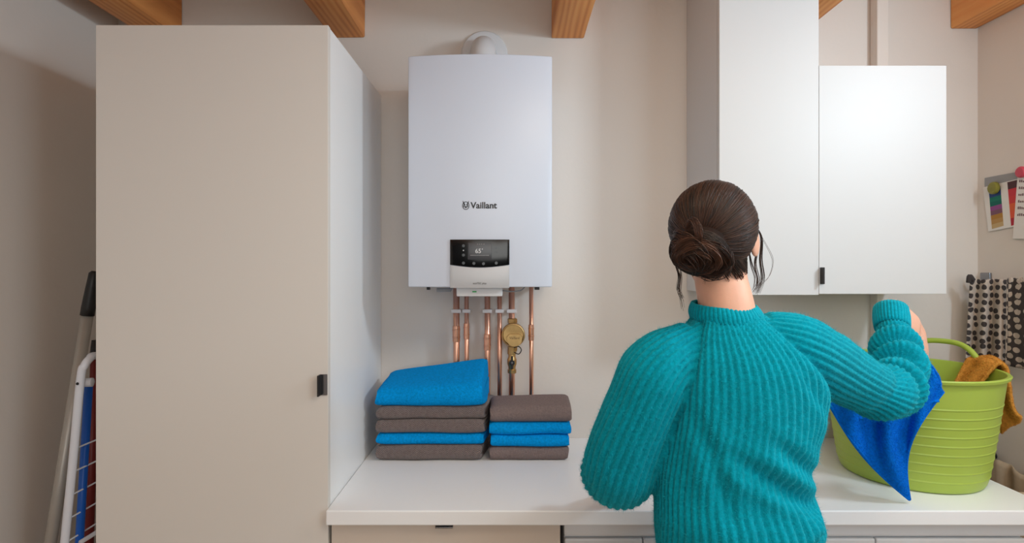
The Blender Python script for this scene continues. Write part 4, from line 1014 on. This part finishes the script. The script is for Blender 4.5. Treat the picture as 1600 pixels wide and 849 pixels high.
lock([(-0.045, 0.026, -0.006), (-0.026, 0.036, 0.020), (0.000, 0.026, 0.032), (0.014, 0.004, 0.034), (0.006, -0.022, 0.030)], 80, 0.0055, 0.0007, 0.5)
lock([(-0.050, 0.004, -0.004), (-0.036, 0.018, 0.022), (-0.010, 0.012, 0.036), (0.002, -0.010, 0.034), (-0.006, -0.034, 0.020)], 80, 0.0055, 0.0007, 0.45)
lock([(0.050, -0.002, 0.0), (0.046, -0.026, 0.014), (0.024, -0.040, 0.020), (-0.004, -0.040, 0.016)], 70, 0.0050, 0.0007, 0.25)
lock([(0.022, 0.024, 0.022), (0.042, 0.012, 0.022), (0.050, -0.014, 0.014), (0.040, -0.034, 0.006)], 70, 0.0050, 0.0007, 0.4)
for j in range(1500):                       # fine cover so that the core never shows
    a = random.uniform(0, 6.28); r_ = 0.050*math.sqrt(random.random()); sp_ = random.uniform(0.5, 1.3); path = []
    for k in range(8):
        aa = a+sp_*k/7; q = min(0.97, r_/0.052); path.append(BP(r_*1.1*math.cos(aa), r_*0.92*math.sin(aa)-0.003, 0.031*math.sqrt(1-q*q)+random.uniform(-0.001, 0.001)))
    bs.add(path, random.uniform(0.0005, 0.0009), min(1, max(0, random.gauss(0.10, 0.10))), 3)
bs.build('bun_strands', bun)
ws = Strands()
def wisp(pix, d, count, spread, r=0.0005):
    g = smooth_path([tuple(W(a, b, d)) for a, b in pix], 6)
    for k in range(count):
        off = rng.normal(0, spread, 3); path = []
        for i, q in enumerate(g):
            t = i/(len(g)-1); path.append(Vector(q+off*(0.3+t*1.2)))
        ws.add(path, random.uniform(r*0.7, r*1.2), min(1, max(0, random.gauss(0.4, 0.2))), 3)
wisp([(1180, 352), (1190, 372), (1189, 405), (1192, 435), (1184, 458)], 1.133, 14, 0.0016)
wisp([(1182, 358), (1197, 385), (1206, 408), (1200, 432), (1186, 446)], 1.133, 2, 0.0012)
wisp([(1181, 356), (1186, 380), (1180, 412), (1185, 440), (1178, 456)], 1.125, 12, 0.0018)
wisp([(1170, 390), (1174, 412), (1181, 432), (1180, 448)], 1.13, 8, 0.0016)
wisp([(1054, 385), (1054, 410), (1060, 432), (1058, 452), (1064, 468)], 1.145, 12, 0.0020)
wisp([(1060, 405), (1064, 430), (1062, 455), (1066, 482)], 1.14, 5, 0.0016)
for k in range(16):
    x0_ = random.uniform(1095, 1165); wisp([(x0_, 408), (x0_+random.uniform(-3, 3), 428), (x0_+random.uniform(-8, 6), 438+random.uniform(0, 8))], 1.086, 3, 0.0014, 0.00022)
ws.build('loose_strands', hair)

# ------------------------------------------------------------------ blue towel in her hand
def hang(u, v):
    """square towel held by one corner; (0,0) hand, (1,0) right corner, (0,1) left corner, (1,1) lowest corner"""
    P00, P10, P01, P11 = (1430, 512), (1474, 612), (1296, 632), (1421, 781)
    px = P00[0]*(1-u)*(1-v)+P10[0]*u*(1-v)+P01[0]*(1-u)*v+P11[0]*u*v; py = P00[1]*(1-u)*(1-v)+P10[1]*u*(1-v)+P01[1]*(1-u)*v+P11[1]*u*v
    px += -26*math.sin(math.pi*v)*u-9*math.sin(math.pi*u)*v; py += 7*math.sin(math.pi*u)*v
    k = (py-512)/269
    w = u-v
    d = 1.430+0.065*k-0.034*(0.5+0.5*math.sin(w*9.5+0.6+1.2*k))**1.5*(0.25+0.75*math.sin(math.pi*min(1, k*0.9+0.05)))+0.008*noise.noise(Vector((u*3, v*3, 2)))
    if k > 0.9: d = 1.430+0.065*k+(d-1.430-0.065*k)*(1-(k-0.9)*6)
    p = W(px, py, d); p.z = max(p.z, 0.9275)
    return p
tw = empty('held_towel', W(1430, 512, 1.43), 'bright blue towel held up by one corner in front of the lime tub', 'towel')
o = grid('sheet', hang, 40, 40, M['blue2'], tw); solidify(o, 0.007); subsurf(o, 1); pile(o, 24000, 0.0018, 0.004, 0.0005, M['blue2'])
def flap(u, v):
    P00, P10, P01, P11 = (1416, 520), (1446, 560), (1338, 655), (1466, 640)
    px = P00[0]*(1-u)*(1-v)+P10[0]*u*(1-v)+P01[0]*(1-u)*v+P11[0]*u*v; py = P00[1]*(1-u)*(1-v)+P10[1]*u*(1-v)+P01[1]*(1-u)*v+P11[1]*u*v
    px += 14*math.sin(math.pi*v)*u; py += -10*math.sin(math.pi*u)*v*0.6-14*u*u*v
    d = 1.415+0.02*v+0.008*math.sin(u*8+v*2)
    return W(px, py, d)
o = grid('folded_corner', flap, 28, 24, M['blue2'], tw); solidify(o, 0.007); subsurf(o, 1); pile(o, 10000, 0.0018, 0.004, 0.0005, M['blue2'])
tube('hem', [flap(i/20, 1.0)+Vector((0, -0.002, 0)) for i in range(21)], 0.0042, M['blue2'], tw, 8)
tube('hem', [hang(1.0, i/20) for i in range(21)], 0.0042, M['blue2'], tw, 8)
tube('hem', [hang(i/20, 1.0) for i in range(21)], 0.0042, M['blue2'], tw, 8)
